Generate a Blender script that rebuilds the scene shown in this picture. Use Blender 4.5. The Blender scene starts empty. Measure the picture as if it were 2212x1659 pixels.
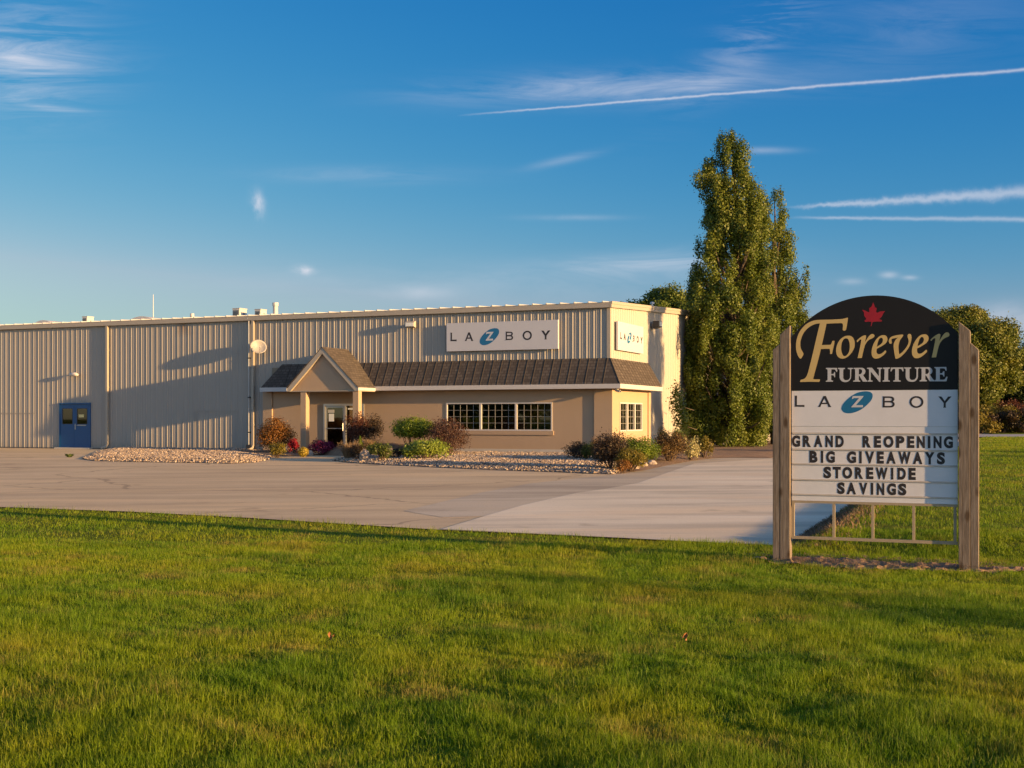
import bpy, bmesh, math, random
import numpy as np
from mathutils import Vector, Matrix, noise as mnoise
random.seed(7); rng = np.random.default_rng(11)
sc = bpy.context.scene
COL = sc.collection
R = math.radians
SRC = 1.85174                       # photo pixels per measuring pixel
F, CX, HY = 2652.0, 1106.0, 901.0   # focal length, centre column, horizon row (measuring pixels)
EYE = 1.57
TH = R(-22.95); CA, SA = math.cos(TH), math.sin(TH)
C0 = Vector((3.95, 49.6, 0.0))      # front right corner of the store

# ------------------------------------------------------------------ frames
def l2w(lx, ly, z=0.0):
    return Vector((C0.x + lx*CA - ly*SA, C0.y + lx*SA + ly*CA, z))
def w2l(x, y):
    dx, dy = x - C0.x, y - C0.y
    return (dx*CA + dy*SA, -dx*SA + dy*CA)
def sstep(x, a, b):
    t = np.clip((x - a)/(b - a), 0, 1); return t*t*(3 - 2*t)
GB = [(-60, -.03), (-43, -.03), (-31, -.5), (-27, -.5), (-1, 0), (400, 0)]
def g_lot(ly):
    return np.interp(ly, [p[0] for p in GB], [p[1] for p in GB])
EDGE = 12.1                         # right edge of the drive
def g_local(lx, ly):
    return g_lot(ly) + .2*sstep(lx, EDGE, EDGE + .7)*sstep(ly, -28.4, -26.8)
def gz(x, y):
    lx, ly = w2l(x, y); return float(g_local(lx, ly))
def ray(px, py):
    return Vector(((px - CX)/F, 1.0, (HY - py)/F))
def ground(px, py):
    d = ray(px, py); t = 30.0
    for _ in range(60):
        z = gz(d.x*t, t); t = .5*t + .5*(EYE - z)/max(1e-4, -d.z)
    return Vector((d.x*t, t, gz(d.x*t, t)))
def gl(px, py):
    p = ground(px, py); return w2l(p.x, p.y)
def hit_front(px, py, ly=0.0):      # point on a plane parallel to the shop front -> (lx, z)
    d = ray(px, py); n = Vector((-SA, CA, 0)); o = l2w(0, ly)
    t = (o.x*n.x + o.y*n.y)/(d.x*n.x + d.y*n.y)
    return w2l(d.x*t, t)[0], EYE + d.z*t
def hit_side(px, py, lx=0.0):
    d = ray(px, py); n = Vector((CA, SA, 0)); o = l2w(lx, 0)
    t = (o.x*n.x + o.y*n.y)/(d.x*n.x + d.y*n.y)
    return w2l(d.x*t, t)[1], EYE + d.z*t

# ------------------------------------------------------------------ objects
def link(name, me, mat=None, parent=None, label=None, cat=None, group=None, kind=None, loc=None, rz=0, smooth=False):
    o = bpy.data.objects.new(name, me); COL.objects.link(o)
    if mat is not None:
        me.materials.append(mat)
    if smooth and len(me.polygons):
        me.polygons.foreach_set('use_smooth', [True]*len(me.polygons))
    if parent is not None: o.parent = parent
    if loc is not None: o.location = loc
    o.rotation_euler = (0, 0, rz)
    if label: o['label'] = label
    if cat: o['category'] = cat
    if group: o['group'] = group
    if kind: o['kind'] = kind
    return o
def thing(name, label, cat, loc=(0, 0, 0), rz=0, group=None):
    o = bpy.data.objects.new(name, None); COL.objects.link(o)
    o.location = loc; o.rotation_euler = (0, 0, rz); o.empty_display_size = .2
    o['label'] = label; o['category'] = cat
    if group: o['group'] = group
    return o
class MB:
    def __init__(s): s.v = []; s.f = []
    def add(s, vs, fs):
        n = len(s.v); s.v += [tuple(v) for v in vs]; s.f += [tuple(i + n for i in f) for f in fs]; return s
    def box(s, x0, x1, y0, y1, z0, z1):
        vs = [(x, y, z) for z in (z0, z1) for y in (y0, y1) for x in (x0, x1)]
        return s.add(vs, [(0, 2, 3, 1), (4, 5, 7, 6), (0, 1, 5, 4), (2, 6, 7, 3), (0, 4, 6, 2), (1, 3, 7, 5)])
    def prism(s, poly, y0, y1):     # poly in (x, z), extruded along y
        n = len(poly)
        vs = [(x, y0, z) for x, z in poly] + [(x, y1, z) for x, z in poly]
        fs = [tuple(range(n)), tuple(range(2*n - 1, n - 1, -1))] + [(i, i + n, (i + 1) % n + n, (i + 1) % n) for i in range(n)]
        return s.add(vs, fs)
    def tube(s, pts, rad, n=8, cap=True):
        pts = [Vector(p) for p in pts]; m = len(pts)
        rads = rad if isinstance(rad, (list, tuple)) else [rad]*m
        vs = []
        for i, p in enumerate(pts):
            t = (pts[min(i + 1, m - 1)] - pts[max(i - 1, 0)]).normalized()
            a = t.cross(Vector((0.03, 1, .05)) if abs(t.y) < .9 else Vector((1, 0, 0))).normalized(); b = t.cross(a)
            for k in range(n):
                an = 2*math.pi*k/n; vs.append(p + (a*math.cos(an) + b*math.sin(an))*rads[i])
        fs = [(i*n + k, i*n + (k + 1) % n, (i + 1)*n + (k + 1) % n, (i + 1)*n + k) for i in range(m - 1) for k in range(n)]
        if cap: fs += [tuple(range(n - 1, -1, -1)), tuple((m - 1)*n + k for k in range(n))]
        return s.add(vs, fs)
    def mesh(s, name, fix=True):
        me = bpy.data.meshes.new(name); me.from_pydata(s.v, [], s.f); me.update()
        if fix:
            bm = bmesh.new(); bm.from_mesh(me); bmesh.ops.recalc_face_normals(bm, faces=bm.faces); bm.to_mesh(me); bm.free()
        return me
    def build(s, name, mat, parent=None, bevel=0, **k):
        me = s.mesh(name)
        if bevel:
            bm = bmesh.new(); bm.from_mesh(me)
            bmesh.ops.bevel(bm, geom=bm.edges[:], offset=bevel, segments=1, affect='EDGES', clamp_overlap=True); bm.to_mesh(me); bm.free()
        return link(name, me, mat, parent, **k)
def bx(name, mat, parent, *a, bevel=0, **k):
    return MB().box(*a).build(name, mat, parent, bevel, **k)

# ------------------------------------------------------------------ materials
class NT:
    def __init__(s, name):
        s.m = bpy.data.materials.new(name); s.m.use_nodes = True; s.t = s.m.node_tree; s.t.nodes.clear()
        s.out = s.n('ShaderNodeOutputMaterial')
    def n(s, typ, **k):
        x = s.t.nodes.new(typ)
        for a, b in k.items():
            if a.startswith('i_'):
                key = a[2:]; key = int(key) if key.isdigit() else key.replace('_', ' ')
                s.set(x.inputs[key], b)
            else: setattr(x, a, b)
        return x
    def set(s, sock, v):
        if isinstance(v, bpy.types.NodeSocket): s.t.links.new(v, sock)
        elif isinstance(v, (tuple, list)) and sock.type == 'RGBA' and len(v) == 3: sock.default_value = (*v, 1)
        else: sock.default_value = v
    def pos(s, scale=(1, 1, 1), world=False, rot=0):
        if world: v = s.n('ShaderNodeNewGeometry').outputs['Position']
        else: v = s.n('ShaderNodeTexCoord').outputs['Object']
        mp = s.n('ShaderNodeMapping'); s.set(mp.inputs['Vector'], v); mp.inputs['Scale'].default_value = scale; mp.inputs['Rotation'].default_value = (0, 0, rot)
        return mp.outputs['Vector']
    def noise(s, vec, scale, detail=4, rough=.6, dist=0):
        x = s.n('ShaderNodeTexNoise'); s.set(x.inputs['Vector'], vec); x.inputs['Scale'].default_value = scale
        x.inputs['Detail'].default_value = detail; x.inputs['Roughness'].default_value = rough; x.inputs['Distortion'].default_value = dist
        return x.outputs['Fac']
    def ramp(s, fac, stops):
        x = s.n('ShaderNodeValToRGB'); s.set(x.inputs['Fac'], fac); e = x.color_ramp.elements
        while len(e) < len(stops): e.new(.5)
        for el, (p, c) in zip(e, stops):
            el.position = p; el.color = (*c, 1) if isinstance(c, (tuple, list)) else (c, c, c, 1)
        return x.outputs['Color']
    def mix(s, fac, a, b, blend='MIX'):
        x = s.n('ShaderNodeMix', data_type='RGBA', blend_type=blend)
        s.set(x.inputs[0], fac); s.set(x.inputs[6], a); s.set(x.inputs[7], b); return x.outputs[2]
    def math(s, op, a, b=0.0, c=0.0):
        x = s.n('ShaderNodeMath', operation=op); s.set(x.inputs[0], a); s.set(x.inputs[1], b); s.set(x.inputs[2], c); return x.outputs[0]
    def bump(s, h, strength=.3, dist=.02):
        x = s.n('ShaderNodeBump'); s.set(x.inputs['Height'], h); x.inputs['Strength'].default_value = strength; x.inputs['Distance'].default_value = dist
        return x.outputs['Normal']
    def bsdf(s, col, rough=.6, normal=None, metal=0, spec=.5, **k):
        x = s.n('ShaderNodeBsdfPrincipled'); s.set(x.inputs['Base Color'], col); s.set(x.inputs['Roughness'], rough)
        x.inputs['Metallic'].default_value = metal; x.inputs['Specular IOR Level'].default_value = spec
        if normal is not None: s.set(x.inputs['Normal'], normal)
        return x.outputs[0]
    def done(s, sh):
        s.t.links.new(sh, s.out.inputs['Surface']); return s.m
def plain(name, col, rough=.5, metal=0, var=.12, scale=6, spec=.4, bump=0):
    q = NT(name); p = q.pos()
    n = q.noise(p, scale, 5, .65)
    c = q.mix(n, tuple(v*(1 - var) for v in col), tuple(min(1, v*(1 + var)) for v in col))
    nm = q.bump(q.noise(p, scale*12, 3), bump, .01) if bump else None
    return q.done(q.bsdf(c, rough, nm, metal, spec))
def mat_siding():
    q = NT('beige_painted_steel'); p = q.pos()
    st = q.noise(q.pos((3.5, 3.5, .12)), 2.0, 5, .6)
    big = q.noise(p, .35, 3)
    c = q.mix(st, (.265, .238, .208), (.325, .292, .256))
    c = q.mix(q.math('MULTIPLY', big, .35), c, (.245, .215, .185))
    sx = q.n('ShaderNodeSeparateXYZ'); q.set(sx.inputs[0], p)
    # rust wash below the gutter
    mx = q.math('SUBTRACT', 1.0, q.math('MULTIPLY', q.math('ABSOLUTE', q.math('ADD', sx.outputs[0], 21.1)), 1.9))
    mz = q.math('MULTIPLY_ADD', sx.outputs[2], 1.6, -8.5)
    rs = q.math('MINIMUM', q.math('MAXIMUM', mx, 0.0), q.math('MINIMUM', q.math('MAXIMUM', mz, 0.0), 1.0))
    rs = q.math('MULTIPLY', rs, q.math('MULTIPLY_ADD', q.noise(q.pos((9, 9, .5)), 2, 3), 1.6, -.2))
    c = q.mix(q.math('MINIMUM', q.math('MAXIMUM', rs, 0.0), .75), c, (.16, .09, .045))
    # splash dirt near the ground
    dz = q.math('MINIMUM', q.math('MAXIMUM', q.math('MULTIPLY_ADD', sx.outputs[2], -2.2, 1.0), 0.0), 1.0)
    c = q.mix(q.math('MULTIPLY', dz, q.math('MULTIPLY', q.noise(p, 4, 4), .7)), c, (.19, .145, .10))
    return q.done(q.bsdf(c, .45, None, 0, .4))
def mat_stucco():
    q = NT('tan_stucco'); p = q.pos()
    c = q.mix(q.noise(p, .8, 5, .6), (.345, .245, .162), (.40, .288, .196))
    st = q.noise(q.pos((4, 4, .15)), 1.5, 4)
    c = q.mix(q.math('MULTIPLY', st, .3), c, (.295, .215, .145))
    n = q.bump(q.noise(p, 70, 3, .7), .5, .006)
    return q.done(q.bsdf(c, .92, n, 0, .2))
def mat_shingle():
    q = NT('brown_shingles'); uv = q.n('ShaderNodeTexCoord').outputs['UV']
    br = q.n('ShaderNodeTexBrick'); q.set(br.inputs['Vector'], uv); br.inputs['Scale'].default_value = 1
    br.inputs['Color1'].default_value = (.044, .036, .031, 1); br.inputs['Color2'].default_value = (.125, .102, .087, 1); br.inputs['Mortar'].default_value = (.022, .017, .014, 1)
    br.inputs['Mortar Size'].default_value = .016; br.inputs['Brick Width'].default_value = .22; br.inputs['Row Height'].default_value = .14
    p = q.pos(); c = q.mix(q.math('MULTIPLY', q.noise(p, 1.6, 5, .7), .5), br.outputs['Color'], (.078, .064, .055))
    c = q.mix(.35, c, q.ramp(q.noise(p, 60, 2), [(0, (.022, .017, .014)), (1, (.10, .078, .062))]))
    n = q.bump(br.outputs['Fac'], -.6, .012)
    return q.done(q.bsdf(c, .9, n, 0, .25))
def mat_wood():
    q = NT('weathered_timber')
    p = q.pos((9, 9, .55)); gr = q.noise(p, 6, 6, .7, .6)
    c = q.ramp(gr, [(.25, (.055, .041, .032)), (.5, (.165, .128, .10)), (.75, (.31, .258, .212))])
    c = q.mix(q.math('MULTIPLY', q.noise(q.pos((1, 1, .6)), 2.5, 4), .55), c, (.145, .118, .096))
    v = q.n('ShaderNodeTexVoronoi'); q.set(v.inputs['Vector'], q.pos((6.0, 6.0, 2.6))); v.inputs['Scale'].default_value = 1.0; v.inputs['Randomness'].default_value = 1
    kn = q.ramp(v.outputs['Distance'], [(.12, 1.0), (.26, 0.0)])
    kn = q.math('MULTIPLY', kn, .9)
    c = q.mix(kn, c, (.06, .036, .02))
    crk = q.ramp(q.noise(q.pos((22, 22, .35)), 3, 2, .5, .3), [(.30, 1.0), (.36, 0.0)])
    c = q.mix(q.math('MULTIPLY', crk, .85), c, (.075, .05, .034))
    return q.done(q.bsdf(c, .85, q.bump(gr, .4, .006), 0, .2))
def mat_paving(name, a, b, stain, warm, cracks=True, streak=.55):
    q = NT(name); p = q.pos((1, 1, 1), True, -TH)
    big = q.noise(p, .16, 5, .65); c = q.mix(q.ramp(big, [(.3, 0.0), (.7, 1.0)]), a, b)
    stv = q.pos((.10, .75, 1), True, -TH)
    s1 = q.ramp(q.noise(stv, 1.0, 6, .65, .4), [(.42, 0.0), (.60, 1.0)])
    c = q.mix(q.math('MULTIPLY', s1, streak), c, stain)
    s2 = q.ramp(q.noise(q.pos((.07, .5, 1), True, -TH), 1.3, 5, .6, .3), [(.48, 0.0), (.64, 1.0)])
    c = q.mix(q.math('MULTIPLY', s2, .7), c, warm)
    gr = q.noise(p, 55, 3, .8)
    c = q.mix(1.0, c, q.ramp(gr, [(.3, .80), (.5, 1.0), (.7, 1.12)]), 'MULTIPLY')
    sp_n = q.ramp(q.noise(p, 9, 3, .7), [(.62, 0.0), (.72, .35)]); c = q.mix(sp_n, c, stain)
    oil = q.ramp(q.noise(p, .7, 3, .5), [(.66, 0.0), (.74, .5)]); c = q.mix(oil, c, tuple(v*.75 for v in stain))
    if cracks:
        dv = q.n('ShaderNodeVectorMath', operation='ADD'); q.set(dv.inputs[0], q.pos((.16, .28, 1), True, -TH))
        nz = q.n('ShaderNodeTexNoise'); q.set(nz.inputs['Vector'], p); nz.inputs['Scale'].default_value = .9; nz.inputs['Detail'].default_value = 5
        sc_ = q.n('ShaderNodeVectorMath', operation='SCALE'); q.set(sc_.inputs[0], nz.outputs['Color']); sc_.inputs['Scale'].default_value = .22
        q.set(dv.inputs[1], sc_.outputs[0])
        v = q.n('ShaderNodeTexVoronoi', feature='DISTANCE_TO_EDGE'); q.set(v.inputs['Vector'], dv.outputs[0]); v.inputs['Scale'].default_value = .55
        cr = q.ramp(v.outputs['Distance'], [(.003, 1.0), (.007, 0.0)])
        c = q.mix(q.math('MULTIPLY', cr, .55), c, tuple(v*.35 for v in a))
    return q.done(q.bsdf(c, .88, q.bump(gr, .35, .006), 0, .25))
def mat_ground():
    q = NT('turf_ground'); p = q.pos((1, 1, 1), True)
    n1 = q.noise(p, .45, 6, .65); n2 = q.noise(p, 14, 4, .7)
    c = q.ramp(n1, [(.3, (.085, .125, .007)), (.5, (.14, .17, .009)), (.68, (.21, .19, .02))])
    c = q.mix(q.ramp(n2, [(.35, .8), (.6, 0.0)]), c, (.035, .042, .010))
    return q.done(q.bsdf(c, .95, q.bump(n2, .9, .06), 0, .05))
def mat_blade():
    q = NT('grass_blades'); p = q.pos((1, 1, 1), True)
    at = q.n('ShaderNodeAttribute', attribute_name='rnd').outputs['Fac']
    n1 = q.noise(p, .42, 5, .55); n2 = q.noise(p, 1.6, 4, .6)
    c = q.ramp(n1, [(.27, (.070, .140, .004)), (.44, (.122, .215, .005)), (.57, (.198, .262, .006)), (.74, (.27, .225, .018))])
    c = q.mix(q.ramp(n2, [(.45, 0.0), (.72, .6)]), c, (.235, .265, .007))
    dry = q.ramp(q.math('ADD', q.math('MULTIPLY', q.noise(p, .9, 5, .65), 1.0), q.math('MULTIPLY', at, .15)), [(.62, 0.0), (.78, .75)])
    c = q.mix(dry, c, (.34, .235, .06))
    c = q.mix(q.ramp(at, [(.0, .35), (.35, 0.0)]), c, (.050, .095, .007))
    c = q.mix(q.ramp(at, [(.9, 0.0), (1.0, .6)]), c, (.34, .33, .09))
    d = q.bsdf(c, .55, None, 0, .25); t = q.n('ShaderNodeBsdfTranslucent'); q.set(t.inputs[0], c)
    m = q.n('ShaderNodeMixShader'); m.inputs[0].default_value = .5
    q.t.links.new(d, m.inputs[1]); q.t.links.new(t.outputs[0], m.inputs[2]); return q.done(m.outputs[0])
LEAF = {}
def mat_leaf(name, stops, trans=.3, ns=1.2):
    if name in LEAF: return LEAF[name]
    q = NT(name); at = q.n('ShaderNodeAttribute', attribute_name='rnd').outputs['Fac']
    n = q.noise(q.pos(), ns, 3); f = q.math('MULTIPLY_ADD', n, .9, q.math('MULTIPLY_ADD', at, .3, -.10))
    c = q.ramp(f, stops); d = q.bsdf(c, .5, None, 0, .3); t = q.n('ShaderNodeBsdfTranslucent'); q.set(t.inputs[0], c)
    m = q.n('ShaderNodeMixShader'); m.inputs[0].default_value = trans
    q.t.links.new(d, m.inputs[1]); q.t.links.new(t.outputs[0], m.inputs[2]); LEAF[name] = q.done(m.outputs[0]); return LEAF[name]
def mat_glass(tint=(.55, .6, .58)):
    q = NT('window_glass'); fr = q.n('ShaderNodeFresnel'); fr.inputs['IOR'].default_value = 1.6
    tr = q.n('ShaderNodeBsdfTransparent'); tr.inputs[0].default_value = (*tint, 1)
    gl_ = q.n('ShaderNodeBsdfGlossy'); gl_.inputs['Roughness'].default_value = .02; gl_.inputs[0].default_value = (.9, .9, .9, 1)
    m = q.n('ShaderNodeMixShader'); q.t.links.new(q.math('MULTIPLY_ADD', fr.outputs[0], 1.4, .0), m.inputs[0])
    q.t.links.new(tr.outputs[0], m.inputs[1]); q.t.links.new(gl_.outputs[0], m.inputs[2]); return q.done(m.outputs[0])
M = dict(
    siding=mat_siding(), stucco=mat_stucco(), shingle=mat_shingle(), wood=mat_wood(),
    trim=plain('cream_trim', (.33, .285, .23), .5), white=plain('white_trim', (.46, .43, .41), .5, var=.06),
    bar=plain('glazing_bar_grey', (.26, .245, .225), .5, var=.05), alu=plain('aluminium_frame', (.33, .325, .325), .35, .6, .08), galv=plain('galvanised_roof', (.42, .41, .40), .45, .2, .1),
    concrete_base=plain('concrete_plinth', (.42, .38, .33), .9, bump=.3), unit=plain('unit_enamel', (.45, .43, .40), .5),
    dark=plain('dark_metal', (.03, .03, .032), .5), grille=plain('grille_grey', (.10, .12, .14), .5),
    blue=plain('blue_door_paint', (.003, .054, .165), .38, var=.1, scale=2), glass=mat_glass(), dark_glass=mat_glass((.2, .2, .2)),
    panel=plain('white_sign_face', (.46, .45, .475), .4, var=.04, scale=2), face=plain('road_sign_face', (.56, .55, .58), .45, var=.09, scale=3), black=plain('black_sign_face', (.008, .0065, .006), .5, var=.2, scale=2, spec=.25),
    gold=plain('gold_vinyl', (.46, .33, .13), .5, var=.04), silver=plain('silver_vinyl', (.40, .40, .42), .45, var=.03), ink=plain('black_lettering', (.022, .017, .018), .5),
    logo_blue=plain('blue_vinyl', (.010, .115, .25), .4, var=.05), red=plain('red_leaf_vinyl', (.25, .004, .012), .45, var=.25, scale=14),
    iron=plain('painted_steel_bar', (.30, .235, .155), .6, var=.25), board=plain('letter_board_face', (.57, .555, .575), .45, var=.12, scale=3), rail=plain('letter_rail_plastic', (.42, .375, .335), .5, var=.2, scale=5),
    curtain=plain('curtain_cloth', (.62, .52, .30), .9, var=.2, scale=3), inside=plain('interior_wall', (.22, .18, .13), .9), floor=plain('interior_floor', (.12, .10, .08), .8),
    paper=plain('paper_notice', (.68, .68, .66), .8, var=.12, scale=20), yellow=plain('yellow_card', (.60, .50, .22), .7),
    bark=plain('bark', (.085, .062, .045), .95, var=.4, scale=5, bump=.6), twig=plain('twigs', (.10, .065, .045), .9, var=.3),
    stone=plain('pale_limestone', (.32, .255, .21), .9, var=.25, scale=3, bump=.5), lamp=plain('lamp_housing', (.36, .32, .27), .5), lens=plain('lamp_lens', (.7, .68, .62), .25),
    asphalt=mat_paving('worn_asphalt', (.49, .365, .21), (.60, .46, .28), (.33, .24, .145), (.63, .46, .255)),
    concrete=mat_paving('pale_concrete', (.62, .52, .36), (.76, .65, .47), (.40, .325, .225), (.74, .57, .36), cracks=False, streak=.65),
    apron=mat_paving('old_concrete', (.45, .37, .255), (.55, .46, .33), (.31, .25, .175), (.54, .42, .27), cracks=False, streak=.8),
    road=plain('road_surface', (.30, .28, .26), .9), ground=mat_ground(), blade=mat_blade(),
    bedsoil=plain('bed_soil', (.20, .155, .12), .95, var=.35, scale=9, bump=.8), mulch=plain('bark_mulch', (.20, .125, .075), .95, var=.5, scale=7, bump=.9),
    dirt=plain('bare_soil', (.22, .14, .08), .95, var=.45, scale=6, bump=.9), dish=plain('dish_enamel', (.30, .28, .265), .5, var=.06),
)
def mat_gravel():
    q = NT('washed_gravel'); at = q.n('ShaderNodeAttribute', attribute_name='rnd').outputs['Fac']
    c = q.ramp(at, [(0, (.13, .095, .068)), (.35, (.29, .212, .152)), (.7, (.39, .30, .222)), (1, (.52, .42, .32))]); return q.done(q.bsdf(c, .85, None, 0, .25))
M['gravel'] = mat_gravel()

# ------------------------------------------------------------------ numpy meshes
def np_mesh(name, verts, loops, starts, totals, rnd=None):
    me = bpy.data.meshes.new(name)
    me.vertices.add(len(verts)); me.vertices.foreach_set('co', np.asarray(verts, np.float32).ravel())
    me.loops.add(len(loops)); me.loops.foreach_set('vertex_index', np.asarray(loops, np.int32))
    me.polygons.add(len(starts)); me.polygons.foreach_set('loop_start', np.asarray(starts, np.int32)); me.polygons.foreach_set('loop_total', np.asarray(totals, np.int32))
    if rnd is not None:
        a = me.attributes.new('rnd', 'FLOAT', 'FACE'); a.data.foreach_set('value', np.asarray(rnd, np.float32))
    me.update(calc_edges=True); return me
def unit(v): return v/np.maximum(1e-9, np.linalg.norm(v, axis=1, keepdims=True))
def leaf_mesh(name, cen, size, nrm, aspect=.6, jit=.9, rnd=None):
    n = len(cen); size = np.asarray(size)*np.ones(n)
    nn = unit(nrm + jit*rng.normal(size=(n, 3))); a = unit(np.cross(nn, rng.normal(size=(n, 3)))); b = np.cross(nn, a)
    L = (size*.5)[:, None]; W = (size*.5*aspect)[:, None]
    v = np.stack([cen - a*L, cen + b*W + nn*L*.15, cen + a*L, cen - b*W + nn*L*.15], 1).reshape(-1, 3)
    lo = np.arange(4*n); st = np.arange(0, 4*n, 4)
    return np_mesh(name, v, lo, st, np.full(n, 4), rng.random(n) if rnd is None else rnd)
def blobs(specs, shell=.55, taper=0):
    """leaf positions + outward normals from ellipsoid clumps: (centre, radii, count)"""
    P, N = [], []
    for c, r, n in specs:
        d = unit(rng.normal(size=(n, 3))); tp = (1 - taper*d[:, 2:3])*np.array([1, 1, 0]) + np.array([0, 0, 1]); k = (shell + (1 - shell)*rng.random(n))[:, None]*(1 + .12*rng.normal(size=(n, 1)))
        P.append(np.array(c) + d*tp*np.array(r)*k); N.append(d)
    return np.concatenate(P), np.concatenate(N)
def catmull(pts, k=6):
    p = [Vector((*q, 0)) for q in pts]; n = len(p); out = []
    for i in range(n):
        a, b, c, d = p[i - 1], p[i], p[(i + 1) % n], p[(i + 2) % n]
        # keep sharp corners sharp
        for j in range(k):
            t = j/k
            q = .5*((2*b) + (c - a)*t + (2*a - 5*b + 4*c - d)*t*t + (3*b - a - 3*c + d)*t**3); out.append((q.x, q.y))
    return out
def sharp_smooth(pts, k=5, ang=50):
    """Catmull-Rom through the points, corners sharper than ang kept as corners"""
    n = len(pts); P = [Vector(q) for q in pts]; corner = []
    for i in range(n):
        u = P[i] - P[i - 1]; v = P[(i + 1) % n] - P[i]
        corner.append(u.length > 0 and v.length > 0 and math.degrees(u.angle(v)) > ang)
    out = []
    for i in range(n):
        b, c = P[i], P[(i + 1) % n]
        a = P[i - 1] if not corner[i] else b - (c - b); d = P[(i + 2) % n] if not corner[(i + 1) % n] else c + (c - b)
        for j in range(k):
            t = j/k; out.append(tuple(.5*((2*b) + (c - a)*t + (2*a - 5*b + 4*c - d)*t*t + (3*b - a - 3*c + d)*t**3)))
    return out
def curve_mesh(name, loops, depth, fn, off=0):
    """filled, extruded outline(s) in a local (x, z) plane; fn maps loop points to (x, z)"""
    cu = bpy.data.curves.new('outline', 'CURVE'); cu.dimensions = '2D'; cu.fill_mode = 'BOTH'; cu.extrude = depth/2; cu.offset = off
    for lp in loops:
        sp = cu.splines.new('POLY'); sp.points.add(len(lp) - 1)
        for i, q in enumerate(lp):
            x, z = fn(*q); sp.points[i].co = (x, z, 0, 1)
        sp.use_cyclic_u = True
    return cu_to_mesh(cu, name)
def cu_to_mesh(cu, name):
    o = bpy.data.objects.new('outline', cu); COL.objects.link(o); dg = bpy.context.evaluated_depsgraph_get()
    me = bpy.data.meshes.new_from_object(o.evaluated_get(dg)); me.name = name
    bpy.data.objects.remove(o); bpy.data.curves.remove(cu)
    me.transform(Matrix(((1, 0, 0, 0), (0, 0, -1, 0), (0, 1, 0, 0), (0, 0, 0, 1)))); me.materials.clear(); return me
def shift(me, y): me.transform(Matrix.Translation((0, y, 0))); return me
def text_mesh(ch, x0, x1, z0, z1, depth, bold=.012):
    cu = bpy.data.curves.new('glyph', 'FONT'); cu.body = ch; cu.size = 1; cu.offset = bold; cu.extrude = .01; cu.resolution_u = 5
    me = cu_to_mesh(cu, 'letter')
    co = np.empty(len(me.vertices)*3); me.vertices.foreach_get('co', co); co = co.reshape(-1, 3)
    lo, hi = co.min(0), co.max(0)
    co[:, 0] = x0 + (co[:, 0] - lo[0])/(hi[0] - lo[0])*(x1 - x0); co[:, 2] = z0 + (co[:, 2] - lo[2])/(hi[2] - lo[2])*(z1 - z0)
    co[:, 1] = (co[:, 1] - (lo[1] + hi[1])/2)/(hi[1] - lo[1])*depth
    me.vertices.foreach_set('co', co.ravel()); me.update(); return me

# ================================================================== THE SETTING
def poly_in(px, py, poly):
    px, py = np.asarray(px), np.asarray(py); ins = np.zeros(px.shape, bool); n = len(poly)
    for i in range(n):
        x0, y0 = poly[i]; x1, y1 = poly[(i + 1) % n]
        if y0 == y1: continue
        c = ((y0 > py) != (y1 > py)) & (px < (x1 - x0)*(py - y0)/(y1 - y0) + x0); ins ^= c
    return ins
def poly_dist(px, py, poly):
    px, py = np.asarray(px, float), np.asarray(py, float); d = np.full(px.shape, 1e9); n = len(poly)
    for i in range(n):
        x0, y0 = poly[i]; x1, y1 = poly[(i + 1) % n]; ex, ey = x1 - x0, y1 - y0
        t = np.clip(((px - x0)*ex + (py - y0)*ey)/max(1e-9, ex*ex + ey*ey), 0, 1)
        d = np.minimum(d, np.hypot(px - x0 - t*ex, py - y0 - t*ey))
    return d
def sheet(name, poly, off, mat, mound=0, cell=None, smooth=False, **k):
    bm = bmesh.new(); vs = [bm.verts.new((x, y, 0)) for x, y in poly]
    es = [bm.edges.new((vs[i], vs[(i + 1) % len(vs)])) for i in range(len(vs))]
    bmesh.ops.triangle_fill(bm, edges=es, use_beauty=True)
    ys = [p[1] for p in poly]; xs = [p[0] for p in poly]
    cuts = [(1, b) for b, _ in GB[1:-1]]
    if cell: cuts += [(1, y) for y in np.arange(min(ys), max(ys), cell)] + [(0, x) for x in np.arange(min(xs), max(xs), cell)]
    for ax, c in cuts:
        co = (c, 0, 0) if ax == 0 else (0, c, 0); no = (1, 0, 0) if ax == 0 else (0, 1, 0)
        bmesh.ops.bisect_plane(bm, geom=bm.verts[:] + bm.edges[:] + bm.faces[:], plane_co=co, plane_no=no, dist=1e-5)
    for v in bm.verts:
        lx, ly = v.co.x, v.co.y; z = float(g_lot(ly)) + off
        if mound:
            d = float(poly_dist([lx], [ly], poly)[0]); z += mound*min(1, d/.8) + (.03*mnoise.noise((lx*1.1, ly*1.1, 3)) if d > .3 else 0) + (.05*mnoise.noise((lx*6, ly*6, 1)) + .03*mnoise.noise((lx*17, ly*17, 1)) if name == 'bare_soil' else 0)
        v.co = l2w(lx, ly, z)
    for f in bm.faces:
        if f.normal.z < 0: f.normal_flip()
    bmesh.ops.recalc_face_normals(bm, faces=bm.faces)
    me = bpy.data.meshes.new(name); bm.to_mesh(me); bm.free()
    if me.polygons[0].normal.z < 0: me.flip_normals()
    return link(name, me, mat, kind='structure', smooth=smooth, **k)

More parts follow.
